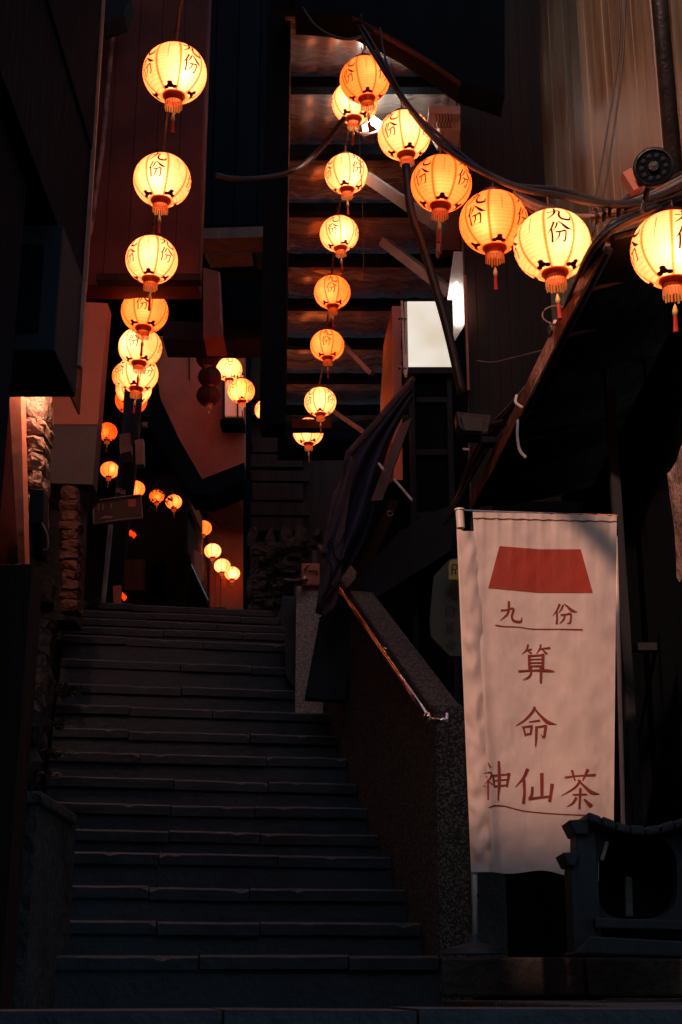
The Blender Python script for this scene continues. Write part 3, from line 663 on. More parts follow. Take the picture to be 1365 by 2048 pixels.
# ------------------------------------------------ lit box sign and lacquer board
h = thing('box_sign', P(855, 750, 8.7), 'blank white lit box sign on the black cabinet', 'sign')
obj('lit_face', slab([(815, 603), (880, 603), (905, 690), (905, 748), (818, 749)], 8.7, .02), 'lightbox', h)
obj('casing', slab([(812, 600), (906, 600), (908, 752), (816, 752)], 8.722, .22), 'ash', h)
obj('frame_post', MB().tube([P(804, 602, 8.65), P(810, 748, 8.65)], .008, 8), 'pvc', h)
obj('frame_post', MB().tube([P(811, 604, 8.66), P(815, 748, 8.66)], .009, 8), 'pvc', h)
obj('socket', slab([(807, 708), (814, 708), (816, 750), (810, 750)], 8.64, .04), 'white', h)
for y_ in (637, 736):
    b0 = P(800, y_, 8.64); obj('bolt', MB().tube([b0, P(814, y_ + 1, 8.64)], .006, 6).lathe([(.001, -.016), (.014, 0), (.001, .016)], 8, b0), 'steel', h)
h = thing('lacquer_board', P(786, 835, 9.3), 'tall red lacquer signboard with gilt lettering beside the lit box sign', 'signboard')
bd = [(802, 615), (806, 760), (790, 800), (768, 842), (771, 780), (780, 700), (792, 645)]
obj('board', MB().prism([P(802, 612, 9.0), P(806, 960, 9.0), P(768, 990, 10.6), P(782, 690, 10.6)], (-.06, 0, 0)), 'orangeboard', h)
gm = MB()
def lac(gx, gy, l):
    # board plane through x(px) between near and far edges
    t = (gx); p0 = P(802 - 0, 612, 9.0).lerp(P(807, 770, 9.0), gy); p1 = P(782, 690, 10.6).lerp(P(768, 848, 10.6), gy)
    return p0.lerp(p1, t) + Vector((-.061 - l, -.01, 0))
for (g0, cx, cy, sx) in ((('jiu'), (335), 260, 0), (('fen'), 780, 275, 0)):
    gi = 0 if g0 == 'jiu' else 1
    glyph_mesh(gm, GL[g0], lambda X, Y, l: lac(.5 + (cx - X) / 330, .25 + gi * .32 + (Y - cy) / 900, l), .004)
obj('lettering', gm, 'gold', h)
h = thing('shop_lamp', P(748, 884, 8.7), 'amber lamp behind the navy awning, glowing on the lacquer board', 'lamp')
obj('bulb', MB().lathe([(.001, -.05), (.05, 0), (.001, .05)], 12, P(748, 884, 8.7)), 'amberlamp', h)
obj('holder', MB().tube([P(748, 889, 8.7), P(748, 905, 8.7)], .02, 8), 'iron', h)
# bright white upright panel
h = thing('white_side_panel', P(915, 740, 9.3), 'white painted side panel with a lit tube beside the box sign', 'panel')
obj('panel', slab([(908, 503), (925, 503), (934, 642), (906, 742), (884, 690), (896, 590)], 9.3, .05), 'white', h)
obj('tube', MB().tube([P(913, 566, 9.26), P(918, 642, 9.26)], .010, 8), 'tube2', h)
obj('corner_bead', MB().box((P(931, 640, 8.95).x, 8.95, P(936, 780, 8.95).z), (P(934, 640, 8.95).x + .006, 9.0, P(930, 640, 8.95).z + .35)), 'salmon', h)
# dark cabinet column
h = thing('black_cabinet', P(865, 1400, 8.5), 'tall black framed cabinet under the lit box sign', 'cabinet')
a, b = P(822, 755, 8.5), P(935, 1410, 8.5)
obj('body', MB().box((a.x + .002, 8.52, b.z), (P(908, 900, 8.5).x, 8.9, a.z)), 'black', h)
obj('cornice', MB().box((a.x - .02, 8.44, a.z + .002), (P(915, 800, 8.5).x, 8.9, a.z + .05)), 'ash', h, bevel=.005)
for px in (826, 902):
    q = P(px, 900, 8.5); obj('stile', MB().box((q.x - .018, 8.488, b.z), (q.x + .018, 8.518, a.z - .01)), 'ash', h, bevel=.003)
for py in (800, 905, 1030):
    q = P(865, py, 8.5); obj('rail', MB().box((P(829, py, 8.5).x + .012, 8.492, q.z - .02), (P(899, py, 8.5).x - .012, 8.517, q.z + .02)), 'ash', h, bevel=.003)
obj('side_wall', slab([(905, 690), (936, 640), (937, 1060), (905, 1060)], 9.0, .3), 'black', h)
# navy awning
h = thing('navy_awning', P(700, 1200, 8.2), 'folded navy blue awning hanging from a slanting bar', 'awning')
def cloth(poly_px, Ds, m, name, th=.012):
    pts = [P(x, y, D) for (x, y), D in zip(poly_px, Ds)]
    return obj(name, MB().prism(pts, (.0, th, 0)), m, h)
ROWS = [((828, 757), (827, 795)), ((765, 832), (784, 866)), ((697, 910), (764, 945)), ((672, 1000), (735, 1090)), ((651, 1105), (672, 1175)), ((645, 1180), (650, 1200))]
mb = MB(); nx = 12; vs = []
for i, (l, r_) in enumerate(ROWS):
    for k in range(nx + 1):
        t = k / nx; D = 8.0 + .1 * math.sin(t * 14 + i * .6) * (.4 + t) - .12 * i / 5
        vs.append(P(l[0] + (r_[0] - l[0]) * t, l[1] + (r_[1] - l[1]) * t, D))
mb.add(vs, [(i * (nx + 1) + k, i * (nx + 1) + k + 1, (i + 1) * (nx + 1) + k + 1, (i + 1) * (nx + 1) + k) for i in range(len(ROWS) - 1) for k in range(nx)])
o = obj('cloth', mb, 'bluecloth', h, smooth=True); o.modifiers.new('thick', 'SOLIDIFY').thickness = .008; o.modifiers.new('sub', 'SUBSURF').levels = 1
obj('awning_bar', MB().tube([P(828, 757, 7.95), P(762, 835, 7.95), P(697, 908, 7.93), P(672, 990, 7.9), P(650, 1108, 7.88)], .022, 8), 'purple', h)
mb = MB(); vs = []
for i, (a, b) in enumerate([((697, 910), (712, 915)), ((686, 960), (700, 985)), ((668, 1015), (690, 1060)), ((655, 1070), (688, 1110)), ((645, 1120), (680, 1170)), ((638, 1180), (672, 1210)), ((632, 1225), (652, 1235))]):
    for k in range(5):
        t = k / 4; vs.append(P(a[0] + (b[0] - a[0]) * t, a[1] + (b[1] - a[1]) * t, 7.86 + .03 * math.sin(i * 2 + k * 1.7)))
mb.add(vs, [(i * 5 + k, i * 5 + k + 1, (i + 1) * 5 + k + 1, (i + 1) * 5 + k) for i in range(6) for k in range(4)])
o = obj('valance', mb, 'purple', h, smooth=True); o.modifiers.new('thick', 'SOLIDIFY').thickness = .006
ln = MB()
for pts in ([(690, 1065), (680, 1085), (664, 1075), (655, 1095)], [(664, 1080), (670, 1110), (684, 1120), (690, 1095)], [(652, 1110), (664, 1135), (660, 1160), (670, 1185)]):
    ln.tube(curve([P(x, y, 7.82) for x, y in pts], 5), .006, 5)
obj('scroll_print', ln, 'iron', h)
obj('slanting_strut', MB().prism(pp([(824, 835), (800, 850), (742, 1002), (765, 1000)], 7.7), (0, .05, 0)), 'brownwood', h)
for i, (p, q) in enumerate([((758, 927), (768, 940)), ((788, 958), (825, 1001))]):
    obj('white_rod', MB().tube([P(*p, 7.66), P(*q, 7.6)], .008, 6), 'pvc', h)
obj('hook', MB().tube([P(781 + 6 * math.cos(t), 1027 + 5 * math.sin(t), 7.6) for t in [i * .9 for i in range(7)]], .005, 5), 'cablegrey', h)
# dark underside (outside stair of the shop) behind the rail
h = thing('outside_stair', P(800, 1200, 8.3), 'charcoal sloping stair string and black void right of the stairs', 'staircase')
obj('stringer', slab([(905, 1010), (905, 1100), (745, 1200), (715, 1235), (690, 1400), (610, 1394), (622, 1330), (640, 1235), (690, 1180), (790, 1075), (840, 1035)], 8.15, .12), 'ash', h)
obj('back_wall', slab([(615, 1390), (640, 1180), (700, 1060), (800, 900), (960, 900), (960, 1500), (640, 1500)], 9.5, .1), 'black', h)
obj('strut', slab([(712, 1150), (735, 1150), (800, 1000), (780, 1000)], 8.4, .06), 'darkwood', h)
obj('riser_board', slab([(745, 1130), (800, 1060), (835, 1050), (835, 1090), (760, 1140)], 8.35, .05), 'darkwood', h)
# ------------------------------------------------ granite gate pillar with a copper coloured box
h = thing('granite_pillar', P(612, 1378, 9.0), 'pale washed granite pillar at the head of the lower steps', 'pillar')
a, b = P(593, 1172, 9.0), P(638, 1384, 9.0)
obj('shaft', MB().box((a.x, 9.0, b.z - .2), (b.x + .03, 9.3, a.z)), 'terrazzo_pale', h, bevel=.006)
obj('side_return', slab([(566, 1190), (592, 1172), (592, 1380), (572, 1350)], 9.25, .4), 'stone', h)
h = thing('junction_box', P(620, 1172, 8.95), 'pinkish metal box with a latch on top of the granite pillar', 'box')
obj('case', slab([(603, 1126), (640, 1126), (640, 1171), (603, 1171)], 8.95, .12), 'salmon', h, bevel=.01)
obj('latch', MB().tube([P(608, 1140, 8.93), P(617, 1130, 8.93)], .008, 6), 'steel', h)
obj('groove', MB().tube([P(617, 1142, 8.935), P(633, 1142, 8.935), P(636, 1150, 8.935)], .006, 5), 'iron', h)
h = thing('rail_bracket', P(590, 1165, 8.9), 'dark shiny rail bracket sticking out left of the pinkish box', 'bracket')
obj('arm', MB().tube([P(568, 1162, 8.9), P(590, 1164, 8.9), P(613, 1162, 8.9)], .02, 8), 'iron', h)
obj('knob', MB().lathe([(.001, -.03), (.03, 0), (.001, .03)], 10, P(610, 1160, 8.88)), 'steel', h)
obj('foot', slab([(568, 1168), (588, 1168), (588, 1185), (568, 1185)], 8.95, .08), 'darkwood', h)
# planted rock bank
h = thing('rock_bank', P(560, 1250, 11.6), 'dark bluish rock bank between the far lane and granite pillar', 'rock face')
mb = MB(); nx, ny = 44, 60; vs = []
for i in range(nx + 1):
    for j in range(ny + 1):
        px = 503 + (700 - 503) * i / nx; py = 1085 + (1300 - 1075) * j / ny
        if j == 0: py -= 20 * math.sin(i * .9) + 10
        q = P(px, py, 11.9); q.y += noise.noise(Vector((px * .03, py * .04, 1))) * .16 + noise.noise(Vector((px * .11, py * .13, 3))) * .07 + noise.noise(Vector((px * .3, py * .3, 5))) * .03; vs.append(q)
mb.add(vs, [(i * (ny + 1) + j, (i + 1) * (ny + 1) + j, (i + 1) * (ny + 1) + j + 1, i * (ny + 1) + j + 1) for i in range(nx) for j in range(ny)])
o = obj('rock_face', mb, 'rockdark', h); o.modifiers.new('thick', 'SOLIDIFY').thickness = .05
for i in range(40):
    px = random.uniform(512, 590); py = random.uniform(1095, 1240); q = P(px, py, 11.75)
    obj('boulder', rock(MB(), q, (random.uniform(.05, .12), .08, random.uniform(.03, .07)), .3, i * 1.7), 'rockdark', h)

# ------------------------------------------------ right tall plank wall
h = thing('plank_house', (1.2, 7, EYE + 2.2), 'tall house side clad in stained vertical planks on the right', 'house')
WA, WB = Vector((1.64, 3.3, 0)), Vector((1.43, 14.3, 0)); wd = (WB - WA).normalized(); wn = Vector((wd.y, -wd.x, 0))
Lw = (WB - WA).length; npl = 66
zw = Vector((0, 0, EYE + 3.2))
obj('wall', MB().prism([WA + wn * .05 + zw, WB + wn * .05 + zw, WB + wn * 1.2 + zw, WA + wn * 1.2 + zw], (0, 0, 5.0)), 'darkwood', h)
z0, z1 = EYE + 3.22, EYE + 8.1
for i in range(npl):
    a = WA + wd * (Lw * i / npl + .0015); b = WA + wd * (Lw * (i + 1) / npl - .0015); j = random.uniform(0, .007)
    obj('plank', MB().prism([a - wn * j + Vector((0, 0, z0)), b - wn * j + Vector((0, 0, z0)), b + wn * .045 + Vector((0, 0, z0)), a + wn * .045 + Vector((0, 0, z0))], (0, 0, z1 - z0)), 'plank', h)
cp = PX(1325, 200, 1.53)
obj('drainpipe', MB().tube([(1.53, cp.y - .1, EYE + 3.2), (1.53, cp.y - .1, EYE + 7)], .04, 10), 'iron', h, smooth=True)
obj('trim_strip', MB().tube([(1.55, cp.y + .12, EYE + 3.2), (1.55, cp.y + .12, EYE + 7)], .012, 8), 'greybeam', h)
obj('end_bead', MB().tube([WB + Vector((-.02, 0, EYE + 1)), WB + Vector((-.02, 0, EYE + 8))], .012, 6), 'salmon', h)

h = thing('dark_side_house', (1.3, 9.4, EYE + 2), 'dark brown boarded house front between the box sign and tall plank wall', 'house')
xa = P(924, 400, 9.35).x
obj('wall', MB().box((xa, 9.35, EYE + 1.0), (2.2, 9.6, EYE + 9)), 'black', h)
for i in range(9):
    q = xa + .001 + i * .078; obj('wall_board', MB().box((q, 9.31 - random.uniform(0, .003), EYE + 1.05), (q + .0765, 9.348, EYE + 8.9)), 'glossboard', h)
obj('corner_bead', MB().box((xa - .012, 9.30, EYE + 1.6), (xa - .001, 9.34, EYE + 8.9)), 'rust', h)
# ------------------------------------------------ black tarpaulin awning along the right house
h = thing('tarpaulin_awning', (1.2, 7, EYE + 2.9), 'large black tarpaulin awning sloping over the right shop', 'awning')
ZE = EYE + 2.9
def QZ(px, py, z):
    r = ray(px, py); return Vector((0, 0, EYE)) + r * ((z - EYE) / r.z)
eN, eF = QZ(1215, 470, ZE), QZ(945, 1008, ZE)
mb = MB(); nu, nv = 10, 22; vs = []
for i in range(nv + 1):
    e = eN.lerp(eF, i / nv)
    for k in range(nu + 1):
        t = k / nu
        vs.append(Vector((e.x + (1.95 - e.x) * t, e.y, ZE + .28 * t - .05 * math.sin(math.pi * t) + .012 * math.sin(i * 1.3 + t * 3) + .02 * math.sin(i * .55))))
mb.add(vs, [(i * (nu + 1) + k, i * (nu + 1) + k + 1, (i + 1) * (nu + 1) + k + 1, (i + 1) * (nu + 1) + k) for i in range(nv) for k in range(nu)])
o = obj('cloth', mb, 'tar', h, smooth=True); o.modifiers.new('thick', 'SOLIDIFY').thickness = .01
ev = (eF - eN).normalized()
fb = MB().prism([eN + Vector((-.01, 0, -.05)), eF + Vector((-.01, 0, -.05)), eF + Vector((-.01, 0, .05)), eN + Vector((-.01, 0, .05))], (.02, 0, 0)); obj('fascia', fb, 'rust', h)
for i in range(8):
    a = eN.lerp(eF, i / 7.3) + Vector((.02, 0, -.012)); obj('rib', MB().tube([a, Vector((1.95, a.y, ZE + .25))], .014, 6), 'iron', h)
obj('eave_bar', MB().tube([eN + Vector((0, 0, -.07)), eF + Vector((0, 0, -.07))], .02, 8), 'iron', h)
# cable bundle along the eave
h = thing('eave_cables', eN, 'thick black cable bundle clipped along the awning edge', 'cables')
path = [(1365, 395), (1290, 425), (1225, 452), (1190, 500), (1160, 575), (1125, 655), (1085, 735), (1035, 800), (985, 860), (945, 930), (915, 1000), (880, 1080), (872, 1130)]
DS = [5.3, 5.15, 5.1, 5.25, 5.75, 6.2, 6.7, 7.2, 7.6, 8.05, 8.2, 8.3, 8.35]
for k_, (dx, dy, r_) in enumerate([(0, 0, .02), (10, 4, .014), (-9, 6, .014), (6, -10, .011), (-4, -8, .012), (16, 10, .009)]):
    obj('cable', MB().tube(curve([P(x + dx * math.cos(i * .8) + (0), y + dy * math.sin(i * .9 + k_), D - .02 * k_) for i, ((x, y), D) in enumerate(zip(path, DS))], 5), r_, 6), 'cable' if k_ != 3 else 'cablegrey', h, smooth=True)
for q, pts in enumerate([[(1034, 790), (1032, 805), (1045, 815)], [(1036, 840), (1035, 870), (1040, 900), (1052, 915)]]):
    obj('cable_tie', MB().tube(curve([P(x, y, 5.35) for x, y in pts], 5), .006, 6), 'pvc', h)
# spotlight / speaker above the awning
h = thing('floodlight', P(1310, 380, 4.9), 'round black floodlight seen from below above the awning', 'floodlight')
c = P(1308, 335, 4.9); nrm = Vector((-.25, -1, -.25)).normalized(); q = nrm.to_track_quat('Z', 'Y').to_matrix()
def disc(prof, n=28):
    mb = MB().lathe(prof, n); mb.v = [q @ v + c for v in mb.v]; return mb
obj('housing', disc([(.001, -.07), (.05, -.07), (.075, -.03), (.082, 0), (.08, .012), (.07, .014)], 28), 'iron', h, smooth=True)
obj('lens', disc([(.001, .006), (.069, .006), (.069, .002)], 28), 'black', h)
obj('hub', disc([(.001, .022), (.02, .02), (.024, .007)], 16), 'iron', h)
for i in range(10):
    an = i * math.pi / 5; mb = MB().lathe([(.001, .012), (.009, .010), (.010, .007)], 8, (.047 * math.cos(an), .047 * math.sin(an), 0)); mb.v = [q @ v + c for v in mb.v]; obj('led_cup', mb, 'ash', h)
obj('shield', slab([(1246, 345), (1262, 335), (1286, 372), (1268, 380)], 4.95, .05), 'salmon', h, label='salmon coloured plastic clip beside the lamp')
obj('bracket', MB().tube([P(1300, 360, 4.95), P(1290, 400, 5.0), P(1285, 425, 5.0)], .012, 6), 'iron', h)
# small clamp lamp with a wire loop
h = thing('clamp_lamp', P(1110, 650, 5.6), 'small dark clamp lamp hanging in a wire loop below the largest lantern', 'lamp')
obj('wire_loop', MB().tube([P(1112 + 27 * math.cos(t), 630 + 18 * math.sin(t), 6.1) for t in [.6 + i * .4 for i in range(13)]], .004, 6), 'cablegrey', h)
obj('lamp_head', slab([(1098, 645), (1125, 640), (1128, 656), (1104, 664)], 6.08, .08), 'iron', h, bevel=.008)
obj('reflector', slab([(1108, 640), (1130, 638), (1128, 645), (1106, 647)], 6.07, .06), 'pvc', h)
# camera like device at the awning foot
h = thing('wall_floodlight', P(950, 860, 6.4), 'dull green floodlight fixed at the end of the awning cables', 'floodlight')
obj('housing', slab([(912, 822), (985, 830), (978, 870), (930, 868), (915, 850)], 6.5, .12), 'iron', h, bevel=.008)
obj('glass', slab([(922, 830), (968, 835), (964, 862), (930, 860)], 6.485, .01), 'green', h)
obj('base', slab([(962, 872), (992, 872), (994, 884), (964, 886)], 6.45, .08), 'ash', h, bevel=.006)
obj('indicator', MB().tube([P(926, 898, 6.4), P(938, 899, 6.4)], .006, 6), 'pvc', h)
obj('arm', MB().tube([P(985, 850, 6.45), P(1010, 845, 6.4)], .02, 8), 'iron', h)

# ------------------------------------------------ shop front below the awning
h = thing('corner_shop', (1.6, 6.6, pz), 'dark timber shop front under the black awning', 'shop')
a = P(940, 1400, 6.75)
obj('wall', MB().box((1.0, 8.75, pz - .1), (3.4, 8.9, ZE + .1)), 'black', h)
for i in range(9):
    x = 1.0 + i * .2; obj('panel_board', MB().box((x + .004, 8.72 - (i % 2) * .01, pz), (x + .192, 8.749, ZE + .05)), 'black', h)
for px in (1262, 1350):
    x = P(px, 1400, 6.5).x; obj('post', MB().box((x - .022, 6.5, pz), (x + .022, 6.56, ZE + .1)), 'ash', h, bevel=.004)
obj('window_rail', MB().box((1.2, 6.6, P(1300, 1300, 6.6).z), (2.4, 6.66, P(1300, 1285, 6.6).z)), 'ash', h)
obj('side_wall', MB().box((1.5, 4.6, EYE - .04), (3.4, 8.7, EYE + 2.84)), 'black', h)
obj('stone_quoin', rock(MB(), P(1374, 1025, 4.7), (.07, .2, .42), .2, 5, 3), 'rock', h, label='rough pink stone at the right edge under the awning')
# terrazzo parapet with handrail
h = thing('parapet', W(1.5, 7, EYE), 'speckled granite parapet wall with a square end beside the banner', 'wall')
zf = P(905, 1400, 6.1).z; s0 = 5.96
poly = [(s0, 0), (s0, zf - .02), (s0 + .12, zf + .02), (s0 + 3.3, zf + 1.72), (s0 + 3.3, 0)]
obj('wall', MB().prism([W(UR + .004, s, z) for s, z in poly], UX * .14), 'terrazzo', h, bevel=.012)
h = thing('handrail', P(858, 1438, 6.1), 'polished steel handrail glinting on the granite parapet', 'handrail')
r0, r1 = P(857, 1436, 6.08), P(706, 1216, 7.85)
obj('rail', MB().tube([r0, r0.lerp(r1, .33), r0.lerp(r1, .66), r1, r1 + Vector((-.08, .45, .24))], .017, 12), 'steel', h, smooth=True)
obj('elbow', MB().lathe([(.001, -.028), (.02, -.02), (.027, 0), (.02, .02), (.001, .028)], 12, r0), 'steel', h, smooth=True)
e1 = P(893, 1440, 6.02)
obj('end_arm', MB().tube([r0, r0.lerp(e1, .5) + Vector((0, 0, -.01)), e1], .013, 10), 'steel', h, smooth=True)
obj('wall_flange', MB().tube([e1 + Vector((-.004, 0, 0)), e1 + Vector((.006, 0, 0))], .034, 14), 'steel', h)
mr = r0.lerp(r1, .58); obj('bracket', MB().tube([mr, mr + Vector((.05, 0, -.02)), mr + Vector((.09, .03, .0))], .009, 8), 'steel', h)

# ------------------------------------------------ green board + yellow tag behind the banner
h = thing('green_board', P(900, 1310, 6.7), 'dull green board with cut corners and faint lettering behind the banner', 'signboard')
obj('board', slab([(868, 1152), (900, 1118), (945, 1112), (960, 1312), (900, 1312), (862, 1272), (860, 1240)], 6.7, .03), 'green', h)
tm = MB()
for (g0, cx, cy, X, Y, sc_) in (('jiu', 335, 260, 903, 1186, .14), ('fen', 780, 275, 902, 1222, .14), ('suan', 545, 680, 900, 1256, .09), ('ming', 545, 1200, 903, 1291, .08)):
    glyph_mesh(tm, GL[g0], lambda a, b, l: P(X + (a - cx) * sc_, Y + (b - cy) * sc_, 6.694 - l), .001)
obj('lettering', tm, 'greentext', h)
h = thing('yellow_tag', P(908, 1158, 6.6), 'small yellow tag with a dark mark half hidden by the banner pole', 'tag')
obj('plate', slab([(900, 1122), (906, 1119), (925, 1119), (925, 1159), (898, 1159), (898, 1130)], 6.6, .01), 'yellow', h)
tm = MB(); glyph_mesh(tm, [([(905, 1130), (904, 1150)], [2.5, 2.5]), ([(905, 1130), (913, 1129), (915, 1135), (911, 1139), (905, 1138)], [2, 2, 2.5, 2, 2]), ([(911, 1139), (912, 1149)], [2, 2])], lambda a, b, l: P(a, b, 6.597 - l), .001)
obj('mark', tm, 'greentext', h)

# ------------------------------------------------ the banner
BY = 5.5
h = thing('banner', P(950, 1890, BY + .02), 'tall white fortune telling banner with red roof print and red characters', 'banner')
def lerp(a, b, t): return a + (b - a) * t
def left_edge(py): return lerp(946, 986, (py - 1024) / 720)
def right_edge(py): return lerp(1234, 1227, (py - 1030) / 720)
def fold(px, py):
    u = (px - left_edge(py)) / (right_edge(py) - left_edge(py)); v = (py - 1024) / 720
    f = .010 * math.sin(u * 9 + v * 2.2) * (.4 + .6 * v) + .006 * math.sin(u * 4 - v * 5)
    f += .0035 * math.sin(px * .21) * math.exp(-v * 7) + .0022 * math.sin(px * .43 + 1) * math.exp(-v * 12)
    f += .022 * math.exp(-((u) / .05) ** 2) * (.3 + v)
    f += .010 * noise.noise(Vector((px * .012, py * .006, 2))) + .004 * noise.noise(Vector((px * .03 + py * .012, py * .02, 7))) + .0015 * noise.noise(Vector((px * .12, py * .05, 9)))
    return BY - f
def banner_pt(px, py, l=0): return P(px, py, fold(px, py) - l)
mb = MB(); nx, ny = 72, 120; vs = []
for j in range(ny + 1):
    v = j / ny
    for i in range(nx + 1):
        u = i / nx
        top = 1024 + 7 * u; bot = 1744 + 26 * u - 10 * math.sin(u * 3.1) + 4 * math.sin(u * 11)
        py = top + (bot - top) * v; px = left_edge(py) + (right_edge(py) - left_edge(py)) * u
        vs.append(banner_pt(px, py))
mb.add(vs, [(j * (nx + 1) + i, j * (nx + 1) + i + 1, (j + 1) * (nx + 1) + i + 1, (j + 1) * (nx + 1) + i) for j in range(ny) for i in range(nx)])
ban = obj('cloth', mb, 'cloth', h, smooth=True)
hem = MB(); hp = []
for i in range(41):
    px = 946 + (1234 - 946) * i / 40; hp.append(banner_pt(px, 1036 + 7 * i / 40 + .8 * math.sin(i * 1.7), .003))
hem.tube(hp, .0022, 4); obj('hem_seam', hem, 'rust', h)
# sleeve, wrinkled around the pole
mb = MB(); ns = 90; nc = 9; vs = []
for j in range(ns + 1):
    v = j / ns; py = 1062 + (1744 - 1062) * v
    xl = lerp(917, 943, v); xr = left_edge(py) + 6
    for k in range(nc + 1):
        t = k / nc
        bul = .02 * math.sin(math.pi * t) + .007 * noise.noise(Vector((t * 3, v * 26, 4))) * (1.2 + v) + .005 * math.sin(v * 60 + t * 5) * (t * (1 - t) * 4)
        vs.append(P(lerp(xl, xr, t) + 1.5 * math.sin(v * 33) * (t > .8), py, BY - .004 - bul))
mb.add(vs, [(j * (nc + 1) + k, j * (nc + 1) + k + 1, (j + 1) * (nc + 1) + k + 1, (j + 1) * (nc + 1) + k) for j in range(ns) for k in range(nc)])
obj('pole_sleeve', mb, 'cloth', h, smooth=True)
obj('pole', MB().tube([P(951, 1892, BY + .02), P(949, 1745, BY + .01), P(920, 1050, BY + .01)], .011, 10, .014), 'pvc', h, smooth=True)
obj('pole_ferrule', MB().tube([P(950.5, 1795, BY + .02), P(950.5, 1788, BY + .02)], .017, 10), 'iron', h)
obj('pole_cap', MB().tube([P(922, 1056, BY), P(919.5, 1020, BY)], .017, 10).tube([P(919.5, 1021, BY), P(919.4, 1018, BY)], .021, 10), 'pvc', h, smooth=False)
obj('top_rod', MB().tube([P(925, 1021, BY + .004), P(1100, 1027, BY + .004), P(1236, 1031, BY + .004)], .004, 6), 'steel', h)
# prints
def Z6(x, y, l): return banner_pt(940 + x / 4.097, 1160 + y / 4.097, l)
roofp = [(999.5, 1092), (1078, 1097.5), (1163, 1098), (1186, 1186.5), (1078, 1185), (1040, 1183), (977, 1176)]
mb = MB(); n1, n2 = 24, 10; vs = []
for j in range(n2 + 1):
    for i in range(n1 + 1):
        u, v = i / n1, j / n2
        tx, ty = lerp(999.5, 1162, u), 1092 + 6.5 * min(1, u * 2) ; bx, by = lerp(977, 1186, u), 1176 + 9.5 * min(1, u * 2) 
        vs.append(banner_pt(lerp(tx, bx, v), lerp(ty, by, v), .0022))
mb.add(vs, [(j * (n1 + 1) + i, j * (n1 + 1) + i + 1, (j + 1) * (n1 + 1) + i + 1, (j + 1) * (n1 + 1) + i) for j in range(n2) for i in range(n1)])
obj('roof_print', mb, 'redprint', h)
for nm in GL:
    mb = MB(); glyph_mesh(mb, GL[nm], Z6, .0025); obj('character', mb, 'redink', h)
for ln_ in (LINE1, LINE2):
    mb = MB(); glyph_mesh(mb, ln_, Z6, .0025); obj('underline', mb, 'redink', h)
bs = P(951, 1897, BY + .02)
obj('base_foot', MB().lathe([(.12, -.02), (.11, 0), (.03, .02), (.018, .05), (.001, .05)], 20, (bs.x, bs.y, bs.z)), 'stone', h)
h = thing('flag_pole', P(1243, 1640, 6.0), 'slim white pole standing just right of the banner', 'pole')
obj('shaft', MB().tube([P(1252, 1860, 6.0), P(1243, 1500, 6.0), P(1231, 1060, 6.0)], .010, 8), 'pvc', h)
obj('cap', MB().tube([P(1231, 1072, 6.0), P(1230.6, 1056, 6.0)], .014, 8), 'iron', h)

# ------------------------------------------------ carved moon gate stand, lower right
M['ash'] = M['carved'] = mat('carved_dark_wood', (.024, .031, .036), (.009, .012, .015), 9, .65, .8, stretch=(1, 1, .3), bscale=45, dist=.006, spec=.3)
h = thing('moon_gate_stand', P(1260, 1900, 5.0), 'dark carved wooden stand with round opening and tiled curved top, lower right', 'stand')
D = 4.9
a = P(1150, 1650, D)
obj('side_post', slab([(1153, 1640), (1190, 1640), (1205, 1900), (1148, 1905), (1141, 1733), (1153, 1730)], D, .14), 'ash', h, bevel=.005)
obj('corbel', slab([(1138, 1640), (1182, 1637), (1176, 1668), (1152, 1668)], D - .02, .18), 'ash', h, bevel=.004)
obj('corbel', slab([(1126, 1705), (1158, 1703), (1152, 1732), (1138, 1730)], D - .02, .18), 'ash', h, bevel=.004)
mb = MB(); cx, cy, rx, ry = 1286, 1754, 100, 92; n = 40; outer = []; inner = []
for i in range(n + 1):
    t = math.pi * (1.14 - 1.28 * 0) * 0 + 2 * math.pi * i / n
    ct, st = math.cos(t), math.sin(t); ex = lambda c_: math.copysign(abs(c_) ** .55, c_)
    ix, iy = 1276 + 79 * (ex(ct) if ct < 0 else ct ** .8 if ct > 0 else 0), 1756 + 82 * ex(st)
    m_ = max(abs(ct), abs(st)); ox, oy = cx + 112 * ct / m_, cy + 96 * st / m_
    inner.append((ix, iy)); outer.append((ox, oy))
vs = [P(x, y, D + .02) for x, y in inner] + [P(x, y, D + .02) for x, y in outer] + [P(x, y, D + .02) + Vector((0, .07, 0)) for x, y in inner] + [P(x, y, D + .02) + Vector((0, .07, 0)) for x, y in outer]
m1 = n + 1; fs = []
for i in range(n): fs += [(i, i + 1, m1 + i + 1, m1 + i), (2 * m1 + i, 3 * m1 + i, 3 * m1 + i + 1, 2 * m1 + i + 1), (i, 2 * m1 + i, 2 * m1 + i + 1, i + 1), (m1 + i, m1 + i + 1, 3 * m1 + i + 1, 3 * m1 + i)]
mb.add(vs, fs); obj('round_opening_panel', mb, 'ash', h)
tp = [(1176, 1632), (1205, 1642), (1232, 1652), (1262, 1660), (1292, 1662), (1322, 1658), (1350, 1650), (1380, 1640)]
for i in range(len(tp) - 1):
    (xa, ya), (xb, yb) = tp[i], tp[i + 1]
    dz = (i % 2) * 1.5
    obj('ridge_tile', slab([(xa + 1, ya - 9 - dz), (xb - 1, yb - 9 - dz), (xb - 1, yb + 9), (xa + 1, ya + 9)], D - .05 - (i % 2) * .006, .24), 'ash', h, bevel=.008)
    obj('top_rail', slab([(xa, ya + 10), (xb, yb + 10), (xb, yb + 22), (xa, ya + 22)], D, .12), 'black', h)
obj('plinth', slab([(1190, 1835), (1400, 1842), (1400, 1862), (1190, 1856)], D - .03, .2), 'ash', h, bevel=.005)
obj('plinth', slab([(1180, 1872), (1400, 1884), (1400, 1915), (1150, 1908)], D - .06, .26), 'ash', h, bevel=.006)
